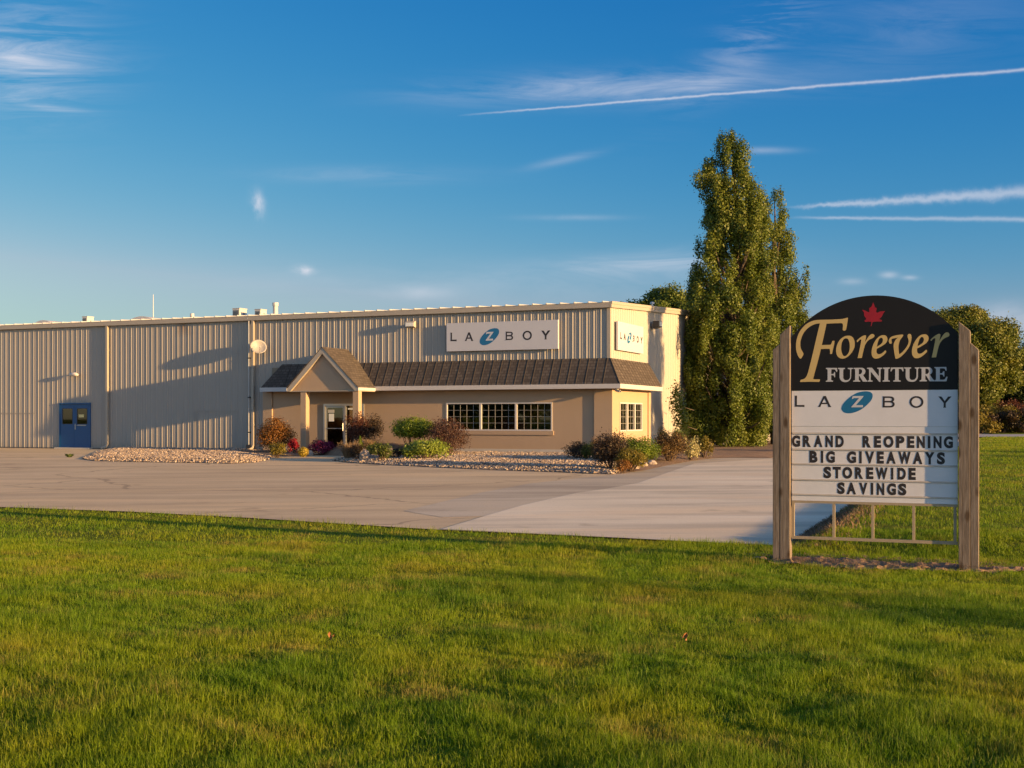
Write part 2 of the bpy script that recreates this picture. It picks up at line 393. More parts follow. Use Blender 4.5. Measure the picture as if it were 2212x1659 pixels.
# ground sheet, reaching the horizon
ly_r = np.array(sorted(set(list(np.arange(-80, 20, 1.0)) + [b for b, _ in GB] + [-600, -200, -120, -28.4, -28.05, -27.7, -27.35, -26.8, 40, 80, 130, 250, 900, 3000])))
lx_r = np.array(sorted(set([-3000, -900, -300, -120, -60, -30, -15, -5, 0, 5, 10, 15, 20, 30, 45, 70, 120, 300, 900, 3000] + list(EDGE + np.array([0, .1, .2, .3, .4, .5, .6, .7])))))
GX, GY = np.meshgrid(lx_r, ly_r); GZ = g_local(GX, GY)
GZ = np.where(GY > 100, -.02*(GY - 100)/100*0, GZ)
wx = C0.x + GX*CA - GY*SA; wy = C0.y + GX*SA + GY*CA
nx, ny = len(lx_r), len(ly_r); idx = np.arange(nx*ny).reshape(ny, nx)
q4 = np.stack([idx[:-1, :-1], idx[:-1, 1:], idx[1:, 1:], idx[1:, :-1]], -1).reshape(-1)
link('ground', np_mesh('ground', np.stack([wx, wy, GZ], -1).reshape(-1, 3), q4, np.arange(0, len(q4), 4), np.full(len(q4)//4, 4)), M['ground'], kind='structure')

FRONT_EDGE = [gl(*p) for p in [(0, 1097), (280, 1107), (560, 1122), (950, 1146.5), (1300, 1163), (1500, 1173), (1660, 1180.5)]]
ex = [p[0] for p in FRONT_EDGE]; ey = [p[1] for p in FRONT_EDGE]
sl = (ey[-1] - ey[0])/(ex[-1] - ex[0])
FE = [(-70, ey[0] + sl*(-70 - ex[0]))] + FRONT_EDGE + [(EDGE, ey[-1] + sl*(EDGE - ex[-1]))]
print('front edge', [(round(a, 2), round(b, 2)) for a, b in FE])
def front_edge(lx): return np.interp(lx, [p[0] for p in FE], [p[1] for p in FE])
LOT = FE + [(EDGE, 75), (-70, 75)]
sheet('parking_lot', LOT, .02, M['asphalt'])
APRON = [gl(*p) for p in [(872, 1106), (940, 1090), (1040, 1066), (1146, 1046), (1230, 1037), (1296, 1030)]]
BEDEDGE = [gl(*p) for p in [(1330, 1026), (1390, 1018), (1450, 1005), (1500, 996), (1545, 991), (1600, 990)]]
bx1 = BEDEDGE[-1]
APR = [(p[0], p[1]) for p in [gl(950, 1146.5)]] + APRON + BEDEDGE + [(6.6, bx1[1]), (EDGE - .01, bx1[1] + 1), FE[-1], FE[-2]]
APR[0] = (APR[0][0] + .02, APR[0][1] + .02)
sheet('concrete_apron', [gl(955, 1120)] + APR[1:-2] + [(EDGE - .005, FE[-1][1] + .5)] + [gl(1290, 1110)], .024, M['apron'])
CONC = [gl(952, 1146)] + [gl(*p) for p in [(1049, 1117), (1128.6, 1094), (1185, 1081), (1246, 1067), (1310, 1058), (1380, 1045), (1450, 1020), (1500, 1003)]] + [(6.9, bx1[1] - .3), (7.0, 75), (EDGE - .005, 75), (EDGE - .005, FE[-1][1]), FE[-2], FE[-3], FE[-4]]
sheet('concrete_drive', CONC, .028, M['concrete'])
# far road along the tree line
sheet('far_road', [w2l(-60, 84), w2l(160, 84), w2l(160, 97), w2l(-60, 97)], .22, M['road'])

GRAVEL_A = [gl(*p) for p in [(177, 993), (205, 997), (256, 998), (340, 1000), (436, 1001.5), (500, 1003), (550, 1000), (581, 993)]] + [gl(585, 988), (-16.3, -1.8), (-16.6, -.15), (-25.2, -.15)] + [gl(215, 976)]
GRAVEL_B = [gl(*p) for p in [(722, 997), (760, 1001), (800, 1004), (900, 1009), (1000, 1014), (1100, 1018), (1200, 1021.5), (1280, 1025), (1325, 1026.5)]] + [(2.2, -3.5), (.2, -.2), (-10.3, -.2), (-10.6, -2.6)]
PORCH_BED = [(-16.9, -.2), (-16.9, -3.4), gl(588, 988), gl(640, 986), gl(716, 984), (-13.3, -2.4), (-13.4, -.2)]
MULCH = BEDEDGE + [(6.6, bx1[1]), (6.7, 40), (.1, 40), (.1, -.2), (2.1, -3.4)]
sheet('gravel_bed', GRAVEL_A, .035, M['bedsoil'], .10, .6, True)
sheet('gravel_bed', GRAVEL_B, .035, M['bedsoil'], .10, .6, True)
sheet('planting_bed', PORCH_BED, .05, M['mulch'], .06, .5, True)
sheet('mulch_bed', MULCH, .035, M['mulch'], .10, .6, True)
MND = (-9.4, -2.15, 2.7, 1.55, .42)          # planted mound: centre, radii, height
def mound_z(lx, ly): return MND[4]*max(0.0, 1 - ((lx - MND[0])/MND[2])**2 - ((ly - MND[1])/MND[3])**2)**.8
mb = MB(); n_, m_ = 36, 9
for i in range(m_ + 1):
    for k in range(n_):
        a = 2*math.pi*k/n_; r = max(.01, i/m_); lx, ly = MND[0] + MND[2]*r*math.cos(a), MND[1] + MND[3]*r*math.sin(a)
        mb.v.append(tuple(l2w(lx, ly, float(g_lot(ly)) + .10 + mound_z(lx, ly) + .05*mnoise.noise((lx*2, ly*2, 1)) - (.12 if i == m_ else 0))))
mb.f = [(i*n_ + k, i*n_ + (k + 1) % n_, (i + 1)*n_ + (k + 1) % n_, (i + 1)*n_ + k) for i in range(m_) for k in range(n_)] + [tuple(range(n_))]
mb.build('planted_mound', M['mulch'], None, kind='structure', smooth=True)
def bed_z(lx, ly):
    z = float(g_lot(ly)) + .03; mz_ = mound_z(lx, ly)
    if mz_ > 0: return float(g_lot(ly)) + .08 + mz_
    for P in (GRAVEL_A, GRAVEL_B, PORCH_BED, MULCH):
        if poly_in([lx], [ly], P)[0]: z = max(z, float(g_lot(ly)) + .035 + .10*min(1, float(poly_dist([lx], [ly], P)[0])/.8))
    return z

# washed gravel, uncountable
OCT = np.array([(1, 0, 0), (-1, 0, 0), (0, 1, 0), (0, -1, 0), (0, 0, 1), (0, 0, -1)], float)
OF = np.array([(0, 2, 4), (2, 1, 4), (1, 3, 4), (3, 0, 4), (2, 0, 5), (1, 2, 5), (3, 1, 5), (0, 3, 5)])
def gravel(name, poly, per, label):
    xs = [p[0] for p in poly]; ys = [p[1] for p in poly]
    n = int((max(xs) - min(xs))*(max(ys) - min(ys))*per); x = rng.uniform(min(xs), max(xs), n); y = rng.uniform(min(ys), max(ys), n)
    m = poly_in(x, y, [p for p in poly]); x, y = x[m], y[m]; n = len(x); d = poly_dist(x, y, poly)
    z = g_lot(y) + .035 + .10*np.minimum(1, d/.8) + rng.uniform(0, .02, n) + np.array([.03*mnoise.noise((a*1.1, b*1.1, 3)) for a, b in zip(x, y)])*(d > .3)
    # a few stones strayed over the edge
    x = x + rng.normal(0, .05, n); r = np.clip(rng.lognormal(-3.6, .33, n), .014, .07)
    an = rng.uniform(0, 6.28, n); ca, sa = np.cos(an), np.sin(an)
    v = OCT[None]*(r[:, None, None]*rng.uniform(.65, 1.25, (n, 6, 3))*np.array([1.15, .9, .7]))
    vx = v[..., 0]*ca[:, None] - v[..., 1]*sa[:, None]; vy = v[..., 0]*sa[:, None] + v[..., 1]*ca[:, None]
    WX = C0.x + x*CA - y*SA; WY = C0.y + x*SA + y*CA
    V = np.stack([vx + WX[:, None], vy + WY[:, None], v[..., 2] + z[:, None]], -1).reshape(-1, 3)
    lo = (OF[None] + 6*np.arange(n)[:, None, None]).reshape(-1)
    me = np_mesh(name, V, lo, np.arange(0, len(lo), 3), np.full(len(lo)//3, 3), np.repeat(rng.random(n), 8))
    return link(name, me, M['gravel'], label=label, cat='gravel', kind='stuff')
gravel('gravel', GRAVEL_A, 300, 'pale washed gravel spread below the blank metal wall')
gravel('gravel', GRAVEL_B, 300, 'pale washed gravel around the shrubs below the long window')

# ================================================================== THE STORE
S = thing('furniture_store', 'long beige metal-clad store with brown shingled skirt roof and a gabled entrance porch', 'store building', C0, TH)
H_EAVE = 6.19
def siding(name, run, top, bot, axis, parent, y0=0.0):
    """ribbed steel sheet; run = (u0, u1), profile depth points outwards; axis 'x' = front wall, 'y' = side wall"""
    u0, u1 = run; prof = [(0, 0), (.018, .016), (.050, .016), (.068, 0), (.135, 0), (.142, .005), (.158, .005), (.165, 0), (.212, 0), (.219, .005), (.235, .005), (.242, 0)]
    us = []; u = u0
    while u < u1:
        us += [(u + a, d) for a, d in prof if u + a < u1]; u += .305
    us.append((u1, 0)); vs, fs = [], []
    for i, (u, d) in enumerate(us):
        zb, zt = bot(u), top(u)
        p = (u, y0 - d) if axis == 'x' else (y0 + d, u)
        vs += [(*p, zb), (*p, zt)]
        if i: a = 2*i; fs.append((a - 2, a, a + 1, a - 1) if axis == 'x' else (a - 2, a, a + 1, a - 1))
    me = bpy.data.meshes.new(name); me.from_pydata(vs, [], fs); me.update(); return link(name, me, M['siding'], parent)
MT = 3.96                                     # top of the skirt roof
siding('metal_wall', (-48, 0), lambda u: 6.05, lambda u: .06 if u < -16.18 else MT - .15, 'x', S)
siding('side_metal_wall', (0, 40), lambda u: H_EAVE + .05*min(u, 40 - u) - .04, lambda u: .06 if u > 5.35 else MT - .15, 'y', S)
mb = MB(); mb.box(-48, -47.9, 0, 40, 0, 6.1); mb.box(-48, 0, 39.9, 40, 0, 6.1); mb.box(-48, -16.2, .02, .1, 0, 6.1); mb.box(-16.2, -.02, .02, .1, 2.9, 6.1); mb.box(-.1, -.02, .1, 39.9, 2.9, 6.1); mb.box(-.1, -.02, 5.4, 39.9, 0, 2.9)
mb.build('inner_shell', M['inside'], S)
# floor, inner room walls
mb = MB(); mb.box(-47.8, -.2, .2, 39.8, -.2, .05); mb.build('floor', M['floor'], S)
mb = MB(); mb.box(-16.1, -.15, 5.2, 5.3, .05, 2.9); mb.box(-16.2, -16.1, .1, 5.3, .05, 2.9); mb.box(-16.1, -.15, .1, 5.2, 2.88, 2.95); mb.box(-9.6, -9.5, .15, 3.2, .05, 2.85); mb.build('partition_wall', M['inside'], S)
# trims of the metal wall
mb = MB(); mb.box(-.115, .035, -.035, .0, MT - .1, 6.02); mb.box(0, .035, 0, .11, MT - .1, 6.02); mb.build('corner_trim', M['trim'], S)
bx('base_trim', M['dark'], S, -48, -16.56, -.045, .01, -.03, .06); bx('base_trim', M['dark'], S, -.01, .045, 5.36, 40, -.03, .06)
# infill panels of two closed-up loading doors
for u0, u1, zt, zb in ((-20.4, -18.0, 1.83, .1), (-34.5, -30.1, 1.75, .1)):
    mb = MB(); mb.box(u0, u1, -.034, -.026, zt, zt + .03); mb.box(u0, u0 + .025, -.033, -.026, zb, zt); mb.build('panel_seam', M['siding'], S)
# gutter, rake, roof
mb = MB(); mb.prism([(-48, 5.99), (.06, 5.99), (.06, 6.20), (-48, 6.20)], -.16, -.03)
mb.build('gutter', M['trim'], S, bevel=.006)
mb = MB(); mb.add([(.035, -.16, 5.99), (.035, 20, 6.99), (.035, 20, 7.235), (.035, -.16, 6.235), (.13, -.16, 5.99), (.13, 20, 6.99), (.13, 20, 7.235), (.13, -.16, 6.235)],
     [(0, 1, 2, 3), (4, 7, 6, 5), (0, 4, 5, 1), (3, 2, 6, 7), (0, 3, 7, 4), (1, 5, 6, 2)])
mb.add([(.13, -.162, 6.13), (.13, 20, 7.13), (.13, 20, 7.24), (.13, -.162, 6.24), (.155, -.162, 6.13), (.155, 20, 7.13), (.155, 20, 7.24), (.155, -.162, 6.24)],
     [(0, 1, 2, 3), (4, 7, 6, 5), (0, 4, 5, 1), (3, 2, 6, 7), (0, 3, 7, 4), (1, 5, 6, 2)])
mb.build('rake_trim', M['trim'], S)
mb = MB(); mb.add([(-48, -.17, 6.205), (.05, -.17, 6.205), (.05, 20, 7.21), (-48, 20, 7.21), (-48, 40, 6.205), (.05, 40, 6.205)], [(0, 1, 2, 3), (3, 2, 5, 4)])
x = -.25
while x > -48:
    mb.add([(x - .03, -.19, 6.20), (x + .03, -.19, 6.20), (x + .015, -.19, 6.262), (x - .015, -.19, 6.262), (x - .03, 20, 7.21), (x + .03, 20, 7.21), (x + .015, 20, 7.272), (x - .015, 20, 7.272)],
           [(0, 1, 2, 3), (0, 4, 5, 1), (1, 5, 6, 2), (2, 6, 7, 3), (3, 7, 4, 0)]); x -= .61
mb.build('roof', M['galv'], S)
# downspouts
def downspout(u):
    mb = MB(); mb.box(u - .055, u + .055, -.15, -.045, .25, 5.99); mb.add([], [])
    mb.tube([(u, -.098, .28), (u - .02, -.12, .16), (u - .10, -.22, .09), (u - .22, -.26, .07)], .06, 8)
    for z in (1.2, 3.0, 4.8): mb.box(u - .075, u + .075, -.154, -.03, z, z + .035)
    mb.build('downspout', M['trim'], S)
downspout(-25.55); downspout(-17.12)
# stucco annex walls, window openings left free
WIN = (-7.30, -2.45, 1.00, 2.18); DOOR = (-13.36, -11.30, .03, 2.16); SW = (1.02, 4.15, .98, 2.18)
mb = MB(); YF, YB, ZT = -.09, .12, 2.72
def wall_x(x0, x1, z0, z1): mb.box(x0, x1, YF, YB, z0, z1)
wall_x(-16.05, DOOR[0], .24, ZT); wall_x(DOOR[0], DOOR[1], DOOR[3], ZT); wall_x(DOOR[1], WIN[0], .24, ZT); wall_x(WIN[0], WIN[1], .24, WIN[2]); wall_x(WIN[0], WIN[1], WIN[3], ZT); wall_x(WIN[1], -.5, .24, ZT)
mb.build('stucco_wall', M['stucco'], S)
mb = MB(); XF = .09
for a, b, c, d in ((.62, SW[0], .24, ZT), (SW[0], SW[1], .24, SW[2]), (SW[0], SW[1], SW[3], ZT), (SW[1], 4.98, .24, ZT)): mb.box(-.12, XF, a, b, c, d)
mb.build('side_stucco_wall', M['stucco'], S)
mb = MB(); mb.box(-.62, .16, -.16, .62, .0, ZT + .003); mb.build('corner_pilaster', M['stucco'], S, bevel=.008)
bx('corner_pilaster', M['stucco'], S, -16.55, -16.05, -.16, .1, 0, ZT + .003, bevel=.008)
bx('corner_pilaster', M['stucco'], S, -.1, .15, 4.98, 5.34, 0, ZT + .003, bevel=.008)
mb = MB(); mb.box(-16.05, DOOR[0], -.11, .1, -.05, .24); mb.box(DOOR[1], -.62, -.11, .1, -.05, .24); mb.box(-.1, .11, .62, 4.98, -.05, .24); mb.build('foundation', M['concrete_base'], S)
# windows
def window_x(x0, x1, z0, z1, nbay, cols, rows, swap=False, ylip=-.115):
    """frame spans along x (front) or along y (side, swap=True)"""
    def B(m, a0, a1, d0, d1, c0, c1):
        if swap: m.box(-d1, -d0, a0, a1, c0, c1)
        else: m.box(a0, a1, d0, d1, c0, c1)
    fr = MB(); t = .055
    B(fr, x0, x1, ylip, -.02, z1 - t, z1); B(fr, x0, x1, ylip, -.02, z0, z0 + t)
    w = (x1 - x0)/nbay
    for i in range(nbay + 1):
        c = x0 + w*i; a, b = (c, c + t) if i == 0 else (c - t, c) if i == nbay else (c - .045, c + .045)
        B(fr, a, b, ylip - (.004 if 0 < i < nbay else 0), -.02, z0 + t, z1 - t)
    f = fr.build('window', M['white'], S)
    for i in range(nbay):
        a, b = x0 + w*i + .045, x0 + w*(i + 1) - .045
        p = MB(); B(p, a, b, -.056, -.05, z0 + t - .01, z1 - t + .01); p.build('pane', M['glass'], f)
        g = MB()
        for k in range(1, cols): c = a + (b - a)*k/cols; B(g, c - .0065, c + .0065, -.074, -.062, z0 + t, z1 - t)
        for k in range(1, rows): c = z0 + t + (z1 - z0 - 2*t)*k/rows; B(g, a, b, -.072, -.060, c - .0065, c + .0065)
        g.build('glazing_bar', M['bar'], f)
    s = MB(); B(s, x0 - .06, x1 + .06, -.135, -.085, z0 - .17, z0 - .002); s.build('sill', M['stucco'], f)
    return f
window_x(WIN[0], WIN[1], WIN[2], WIN[3], 3, 5, 4)
window_x(SW[0], SW[1], SW[2], SW[3], 3, 2, 4, True)
# curtain hanging inside the side window
vs, fs = [], []; ks = np.linspace(SW[0] - .1, SW[1] + .1, 180)
keep = 0
for i, u in enumerate(ks):
    xx = -.24 + .035*math.sin(u*21 + math.sin(u*5)*1.5); vs += [(xx, u, .75), (xx, u, 2.3)]
    if i and math.sin(u*6.3) > -.55: fs.append((2*i - 2, 2*i, 2*i + 1, 2*i - 1))
me = bpy.data.meshes.new('curtain'); me.from_pydata(vs, [], fs); me.update(); link('curtain', me, M['curtain'], S)
# entrance door set
fr = MB(); x0, x1, z0, z1 = DOOR; xm = x0 + 1.10
fr.box(x0, x1, -.135, .02, z1 - .09, z1); fr.box(x0, x0 + .08, -.135, .02, 0, z1 - .09); fr.box(x1 - .08, x1, -.135, .02, 0, z1 - .09); fr.box(xm - .05, xm + .05, -.135, .02, 0, z1 - .09)
ED = fr.build('entrance_door', M['alu'], S)
lf = MB(); a, b = x0 + .085, xm - .055
lf.box(a, a + .07, -.085, -.04, .03, z1 - .1); lf.box(b - .07, b, -.085, -.04, .03, z1 - .1); lf.box(a + .07, b - .07, -.085, -.04, z1 - .17, z1 - .1); lf.box(a + .07, b - .07, -.085, -.04, .03, .15); lf.build('door_leaf', M['alu'], ED)
bx('pane', M['glass'], ED, a + .07, b - .07, -.066, -.06, .15, z1 - .17)
bx('pane', M['glass'], ED, xm + .05, x1 - .08, -.066, -.06, .03, z1 - .09)
bx('push_bar', M['alu'], ED, a + .02, b - .02, -.115, -.086, 1.05, 1.085); bx('mullion_bar', M['alu'], ED, xm + .05, x1 - .08, -.1, -.05, 1.05, 1.08)
hb = MB(); hb.tube([(b - .035, -.086, .95), (b - .035, -.15, .97), (b - .035, -.15, 1.3), (b - .035, -.086, 1.32)], .013, 6); hb.build('handle', M['alu'], ED)
bx('threshold', M['alu'], ED, x0, x1, -.22, -.1, -.02, .03)
bx('notice', M['paper'], ED, a + .16, a + .42, -.072, -.067, 1.38, 1.72); bx('notice', M['paper'], ED, x1 - .46, x1 - .14, -.072, -.067, 1.52, 1.72); bx('notice', M['paper'], ED, xm + .12, x1 - .16, -.072, -.067, 1.90, 1.97); bx('notice', M['paper'], ED, xm + .12, xm + .28, -.072, -.067, 1.12, 1.28)
bx('notice', M['unit'], ED, a + .12, a + .44, -.072, -.067, 1.76, 1.90)
# blue service door
x0, x1, z0, z1 = -28.57, -26.61, .08, 2.21; xm = (x0 + x1)/2
fr = MB(); fr.box(x0, x0 + .06, -.075, .0, z0, z1); fr.box(x1 - .06, x1, -.075, .0, z0, z1); fr.box(x0, x1, -.10, .0, z1, z1 + .06)
BD = fr.build('service_door', M['blue'], S)
for a, b in ((x0 + .065, xm - .004), (xm + .004, x1 - .065)):
    wx0, wx1 = a + .13, b - .13
    m = MB(); m.box(a, wx0, -.055, 0, z0, z1 - .01); m.box(wx1, b, -.055, 0, z0, z1 - .01); m.box(wx0, wx1, -.055, 0, z0, 1.22); m.box(wx0, wx1, -.055, 0, 2.0, z1 - .01); m.build('door_leaf', M['blue'], BD)
    w = MB(); w.box(wx0, wx0 + .02, -.062, -.03, 1.22, 2.0); w.box(wx1 - .02, wx1, -.062, -.03, 1.22, 2.0); w.box(wx0 + .02, wx1 - .02, -.062, -.03, 1.22, 1.24); w.box(wx0 + .02, wx1 - .02, -.062, -.03, 1.98, 2.0); w.build('glazing_frame', M['dark'], BD)
    bx('pane', M['dark_glass'], BD, wx0 + .02, wx1 - .02, -.042, -.036, 1.24, 1.98)
    bx('glass_backing', M['dark'], BD, wx0, wx1, -.02, -.012, 1.22, 2.0)
bx('notice', M['yellow'], BD, xm + .24, xm + .56, -.047, -.043, 1.56, 1.70); bx('pull_rail', M['alu'], BD, xm + .16, xm + .72, -.085, -.056, 1.15, 1.19)
h = MB(); h.box(xm + .01, xm + .06, -.07, -.055, .96, 1.24); h.tube([(xm + .035, -.07, 1.18), (xm + .035, -.12, 1.18), (xm + .15, -.12, 1.16)], .013, 6); h.build('handle', M['alu'], BD)
bx('threshold', M['concrete_base'], BD, x0 - .1, x1 + .1, -.30, -.0, -.03, .075)

# skirt (mansard) roof
def uvmesh(name, quads, mat, parent):
    me = bpy.data.meshes.new(name); vs, fs, uv = [], [], []
    for q in quads:
        n = len(vs); P = [Vector(p) for p in q]; vs += P; fs.append(tuple(range(n, n + len(P))))
        e = (P[1] - P[0]).normalized(); nn = (P[1] - P[0]).cross(P[2] - P[0]).normalized(); f = nn.cross(e); uv += [((p - P[0]).dot(e) + P[0].x, (p - P[0]).dot(f)) for p in P]
    me.from_pydata([tuple(v) for v in vs], [], fs); l = me.uv_layers.new(name='UVMap')
    for i, c in enumerate(uv): l.data[i].uv = c
    me.update(); return link(name, me, mat, parent)
ZE, O, XL, XLT, YE = 2.885, .64, -16.35, -15.6, 5.4
A = [(XL, -O, ZE), (O, -O, ZE), (.03, -.03, MT), (XLT, -.03, MT)]
Bq = [(O, -O, ZE), (O, YE, ZE), (.03, YE, MT), (.03, -.03, MT)]
Lq = [(XL, .02, ZE), (XL, -O, ZE), (XLT, -.03, MT)]
Eq = [(O, YE, ZE), (.0, YE, ZE), (.03, YE, MT)]
MR = uvmesh('skirt_roof', [A, Bq, Lq, Eq], M['shingle'], S)
mb = MB()
def seam(p0, p1, n):
    p0, p1 = Vector(p0), Vector(p1); d = (p1 - p0).normalized(); s = d.cross(n).normalized(); w, hgt = .018, .013
    vs = [p0 - s*w, p0 + s*w, p0 + s*w*.4 + n*hgt, p0 - s*w*.4 + n*hgt, p1 - s*w, p1 + s*w, p1 + s*w*.4 + n*hgt, p1 - s*w*.4 + n*hgt]
    mb.add(vs, [(0, 1, 2, 3), (7, 6, 5, 4), (1, 5, 6, 2), (2, 6, 7, 3), (3, 7, 4, 0)])
nf = Vector((0, -1.08, .61)).normalized(); nsd = Vector((1.08, 0, .61)).normalized()
x = .3
while x > XLT + .3: seam((x, -O, ZE), (min(x, .03), -.03, MT) if x <= .03 else (.03 + (x-.03)*.0, -.03 - 0, MT), nf) if x <= .03 else None; x -= .385
y = .1
while y < YE: seam((O, y, ZE), (.03, y, MT), nsd); y += .385
seam((O, -O, ZE), (.03, -.03, MT), (nf + nsd).normalized())
mb.build('roof_seam', M['shingle'], MR)
fa = MB(); fa.prism([(XL - .02, ZE - .17), (O + .022, ZE - .17), (O + .022, ZE + .012), (XL - .02, ZE + .012)], -O - .022, -O)
fa.box(O, O + .022, -O, YE + .02, ZE - .17, ZE + .012); fa.box(XL - .02, XL, -O, .0, ZE - .17, ZE + .012); fa.box(.0, O, YE, YE + .02, ZE - .17, ZE + .012); fa.build('fascia', M['white'], MR)
so = MB(); so.box(XL, O, -O, -.05, ZE - .165, ZE - .14); so.box(.05, O, -.05, YE, ZE - .165, ZE - .14); so.build('soffit', M['trim'], MR)
# gabled porch
PX, PH, YG, ZA, ZP = -12.2, 1.74, -2.1, 4.57, 2.86
gable = MB(); gable.prism([(PX - PH + .12, 2.70), (PX + PH - .12, 2.70), (PX + PH - .12, 2.84), (PX, ZA - .16), (PX - PH + .12, 2.84)], YG + .13, YG + .2)
PO = gable.build('porch', M['stucco'], S)
r1 = [(PX + PH + .05, YG - .04, ZP - .04), (PX + PH + .05, .02, ZP - .04), (PX, .02, ZA), (PX, YG - .04, ZA)]
r2 = [(PX - PH - .05, .02, ZP - .04), (PX - PH - .05, YG - .04, ZP - .04), (PX, YG - .04, ZA), (PX, .02, ZA)]
uvmesh('porch_roof', [r1, r2], M['shingle'], PO)
rk = MB()
for s in (-1, 1):
    e, a = (PX + s*(PH + .03), ZP - .07), (PX, ZA - .025); hgt = .26
    poly = [(e[0], e[1]), (a[0], a[1]), (a[0], a[1] - hgt), (e[0] - s*.16, e[1] - .115), (e[0], e[1] - .115)]
    rk.prism(poly if s < 0 else poly[::-1], YG - .02 - .001*s, YG + .11)
    inner = [(e[0] - s*.10, e[1] + .0), (a[0], a[1] - .1), (a[0], a[1] - .36), (e[0] - s*.30, e[1] - .10)]
rk.build('rake_board', M['trim'], PO)
for s in (-1, 1):
    xx = PX + s*(PH + .02); fs_ = MB().box(min(xx, xx + s*.03), max(xx, xx + s*.03), YG - .03, -O - .03, 2.70, ZP - .04); fs_.build('fascia', M['white'], PO)
bx('soffit', M['trim'], PO, PX - PH, PX + PH, YG + .02, -.1, 2.665, 2.698)
for u in (-13.19, -10.60):
    m = MB(); m.box(u - .14, u + .14, YG + .06, YG + .34, .0, 2.664); m.build('post', M['stucco'], PO, bevel=.008)

# ---- things fixed to or standing on the store, each of its own
def lamp(name, label, px, py, w, h, d, mount='front', grp=None):
    """box flood light on an arm"""
    if mount == 'front':
        u, z = hit_front(px, py, -d*.6); t = thing(name, label, 'light', l2w(u, -.03, z), TH, grp)
        m = MB(); m.add([(-w/2, -d, -h*.35), (w/2, -d, -h*.35), (w/2, -d, h*.35), (-w/2, -d, h*.35), (-w/2, -.10, -h/2), (w/2, -.10, -h/2), (w/2, -.10, h/2), (-w/2, -.10, h/2)], [(0, 1, 2, 3), (7, 6, 5, 4), (0, 4, 5, 1), (1, 5, 6, 2), (2, 6, 7, 3), (3, 7, 4, 0)])
        m.build('housing', M['lamp'], t, bevel=.012); bx('lens', M['lens'], t, -w*.42, w*.42, -d - .012, -d - .002, -h*.28, h*.22); bx('bracket', M['lamp'], t, -.05, .05, -.11, .01, -.06, .06)
    else:
        u, z = hit_side(px, py, d*.5); t = thing(name, label, 'light', l2w(.03, u, z), TH, grp)
        m = MB(); m.add([(d, -w/2, -h*.25), (d, w/2, -h*.25), (d, w/2, h*.5), (d, -w/2, h*.5), (.12, -w/2, -h/2), (.12, w/2, -h/2), (.12, w/2, h/2), (.12, -w/2, h/2)], [(0, 1, 2, 3), (7, 6, 5, 4), (0, 4, 5, 1), (1, 5, 6, 2), (2, 6, 7, 3), (3, 7, 4, 0)])
        m.build('housing', M['dark'], t, bevel=.012); bx('lens', M['lens'], t, d + .002, d + .012, -w*.4, w*.4, -h*.2, h*.42); bx('bracket', M['lamp'], t, -.01, .13, -.05, .05, -.06, .06)
    return t
lamp('flood_light', 'boxy beige flood light high on the front wall left of the wide wall sign', 888, 701, .44, .30, .30, grp='flood lights on the store walls')
lamp('flood_light', 'dark flood light high on the side wall, in the shade strip', 1416, 702, .5, .34, .42, 'side', grp='flood lights on the store walls')
u, z = hit_front(161.5, 810, -.15)
t = thing('wall_light', 'small white capsule light above the blue double door', 'light', l2w(u, -.03, z), TH)
m = MB(); m.tube([(-.28, -.20, -.02), (-.2, -.20, .02), (.1, -.2, .03), (.27, -.20, .0)], [.03, .085, .10, .05], 10); m.build('housing', M['white'], t, smooth=True); m = MB(); m.tube([(0, 0, .05), (0, -.12, .08), (0, -.2, .02)], .03, 6); m.build('bracket', M['lamp'], t)
t = thing('security_camera', 'small white dome camera under the skirt roof at the front corner', 'camera', l2w(.42, -.36, 2.72), TH)
m = MB(); m.tube([(0, 0, 0), (0, 0, -.05)], .07, 10); m.build('base', M['white'], t); m = MB(); m.tube([(-.05, .03, -.075), (.17, -.09, -.13)], [.055, .05], 10); m.build('housing', M['white'], t); m = MB(); m.tube([(.171, -.09, -.13), (.18, -.095, -.133)], .036, 10); m.build('lens', M['dark'], t)

def rooftop_unit(px0, px1, py0, py1, ly, label):
    ua, zt = hit_front(px0, py0, ly); ub, _ = hit_front(px1, py0, ly); zb = H_EAVE + .05*ly + .02
    w = (ub - ua)*.62; dep = (ub - ua)*.9
    t = thing('rooftop_unit', label, 'ventilation unit', l2w(ua, ly, zb), TH, 'metal units standing on the roof'); h = zt - zb
    m = MB(); m.box(0, w, 0, dep, .08, h); m.build('casing', M['unit'], t, bevel=.012)
    g = MB(); g.box(.05, w - .05, -.012, -.002, .16, h - .08)
    for k in range(6): zz = .18 + (h - .30)*k/6; g.box(.05, w - .05, -.03, -.013, zz, zz + .02)
    g.build('grille', M['grille'], t)
    m = MB(); m.box(w + .001, w + .012, dep*.5, dep*.62, .2, h*.7); m.box(w + .001, w + .03, dep*.72, dep*.8, .2, .3); m.build('access_cover', M['grille'], t)
    m = MB(); m.box(-.03, w + .03, -.03, dep + .03, 0, .08); m.build('curb', M['galv'], t); m = MB(); m.box(-.02, w + .02, -.02, dep + .02, h, h + .03); m.build('lid', M['unit'], t)
rooftop_unit(502, 527, 667, 683, 4, 'taller, left one of the two square metal units standing together on the roof')
rooftop_unit(550, 571, 669, 681, 4, 'lower, right one of the two square metal units, next to the tall flue')
rooftop_unit(177.5, 195, 684.5, 697, 6, 'small lone metal unit on the far left part of the roof')
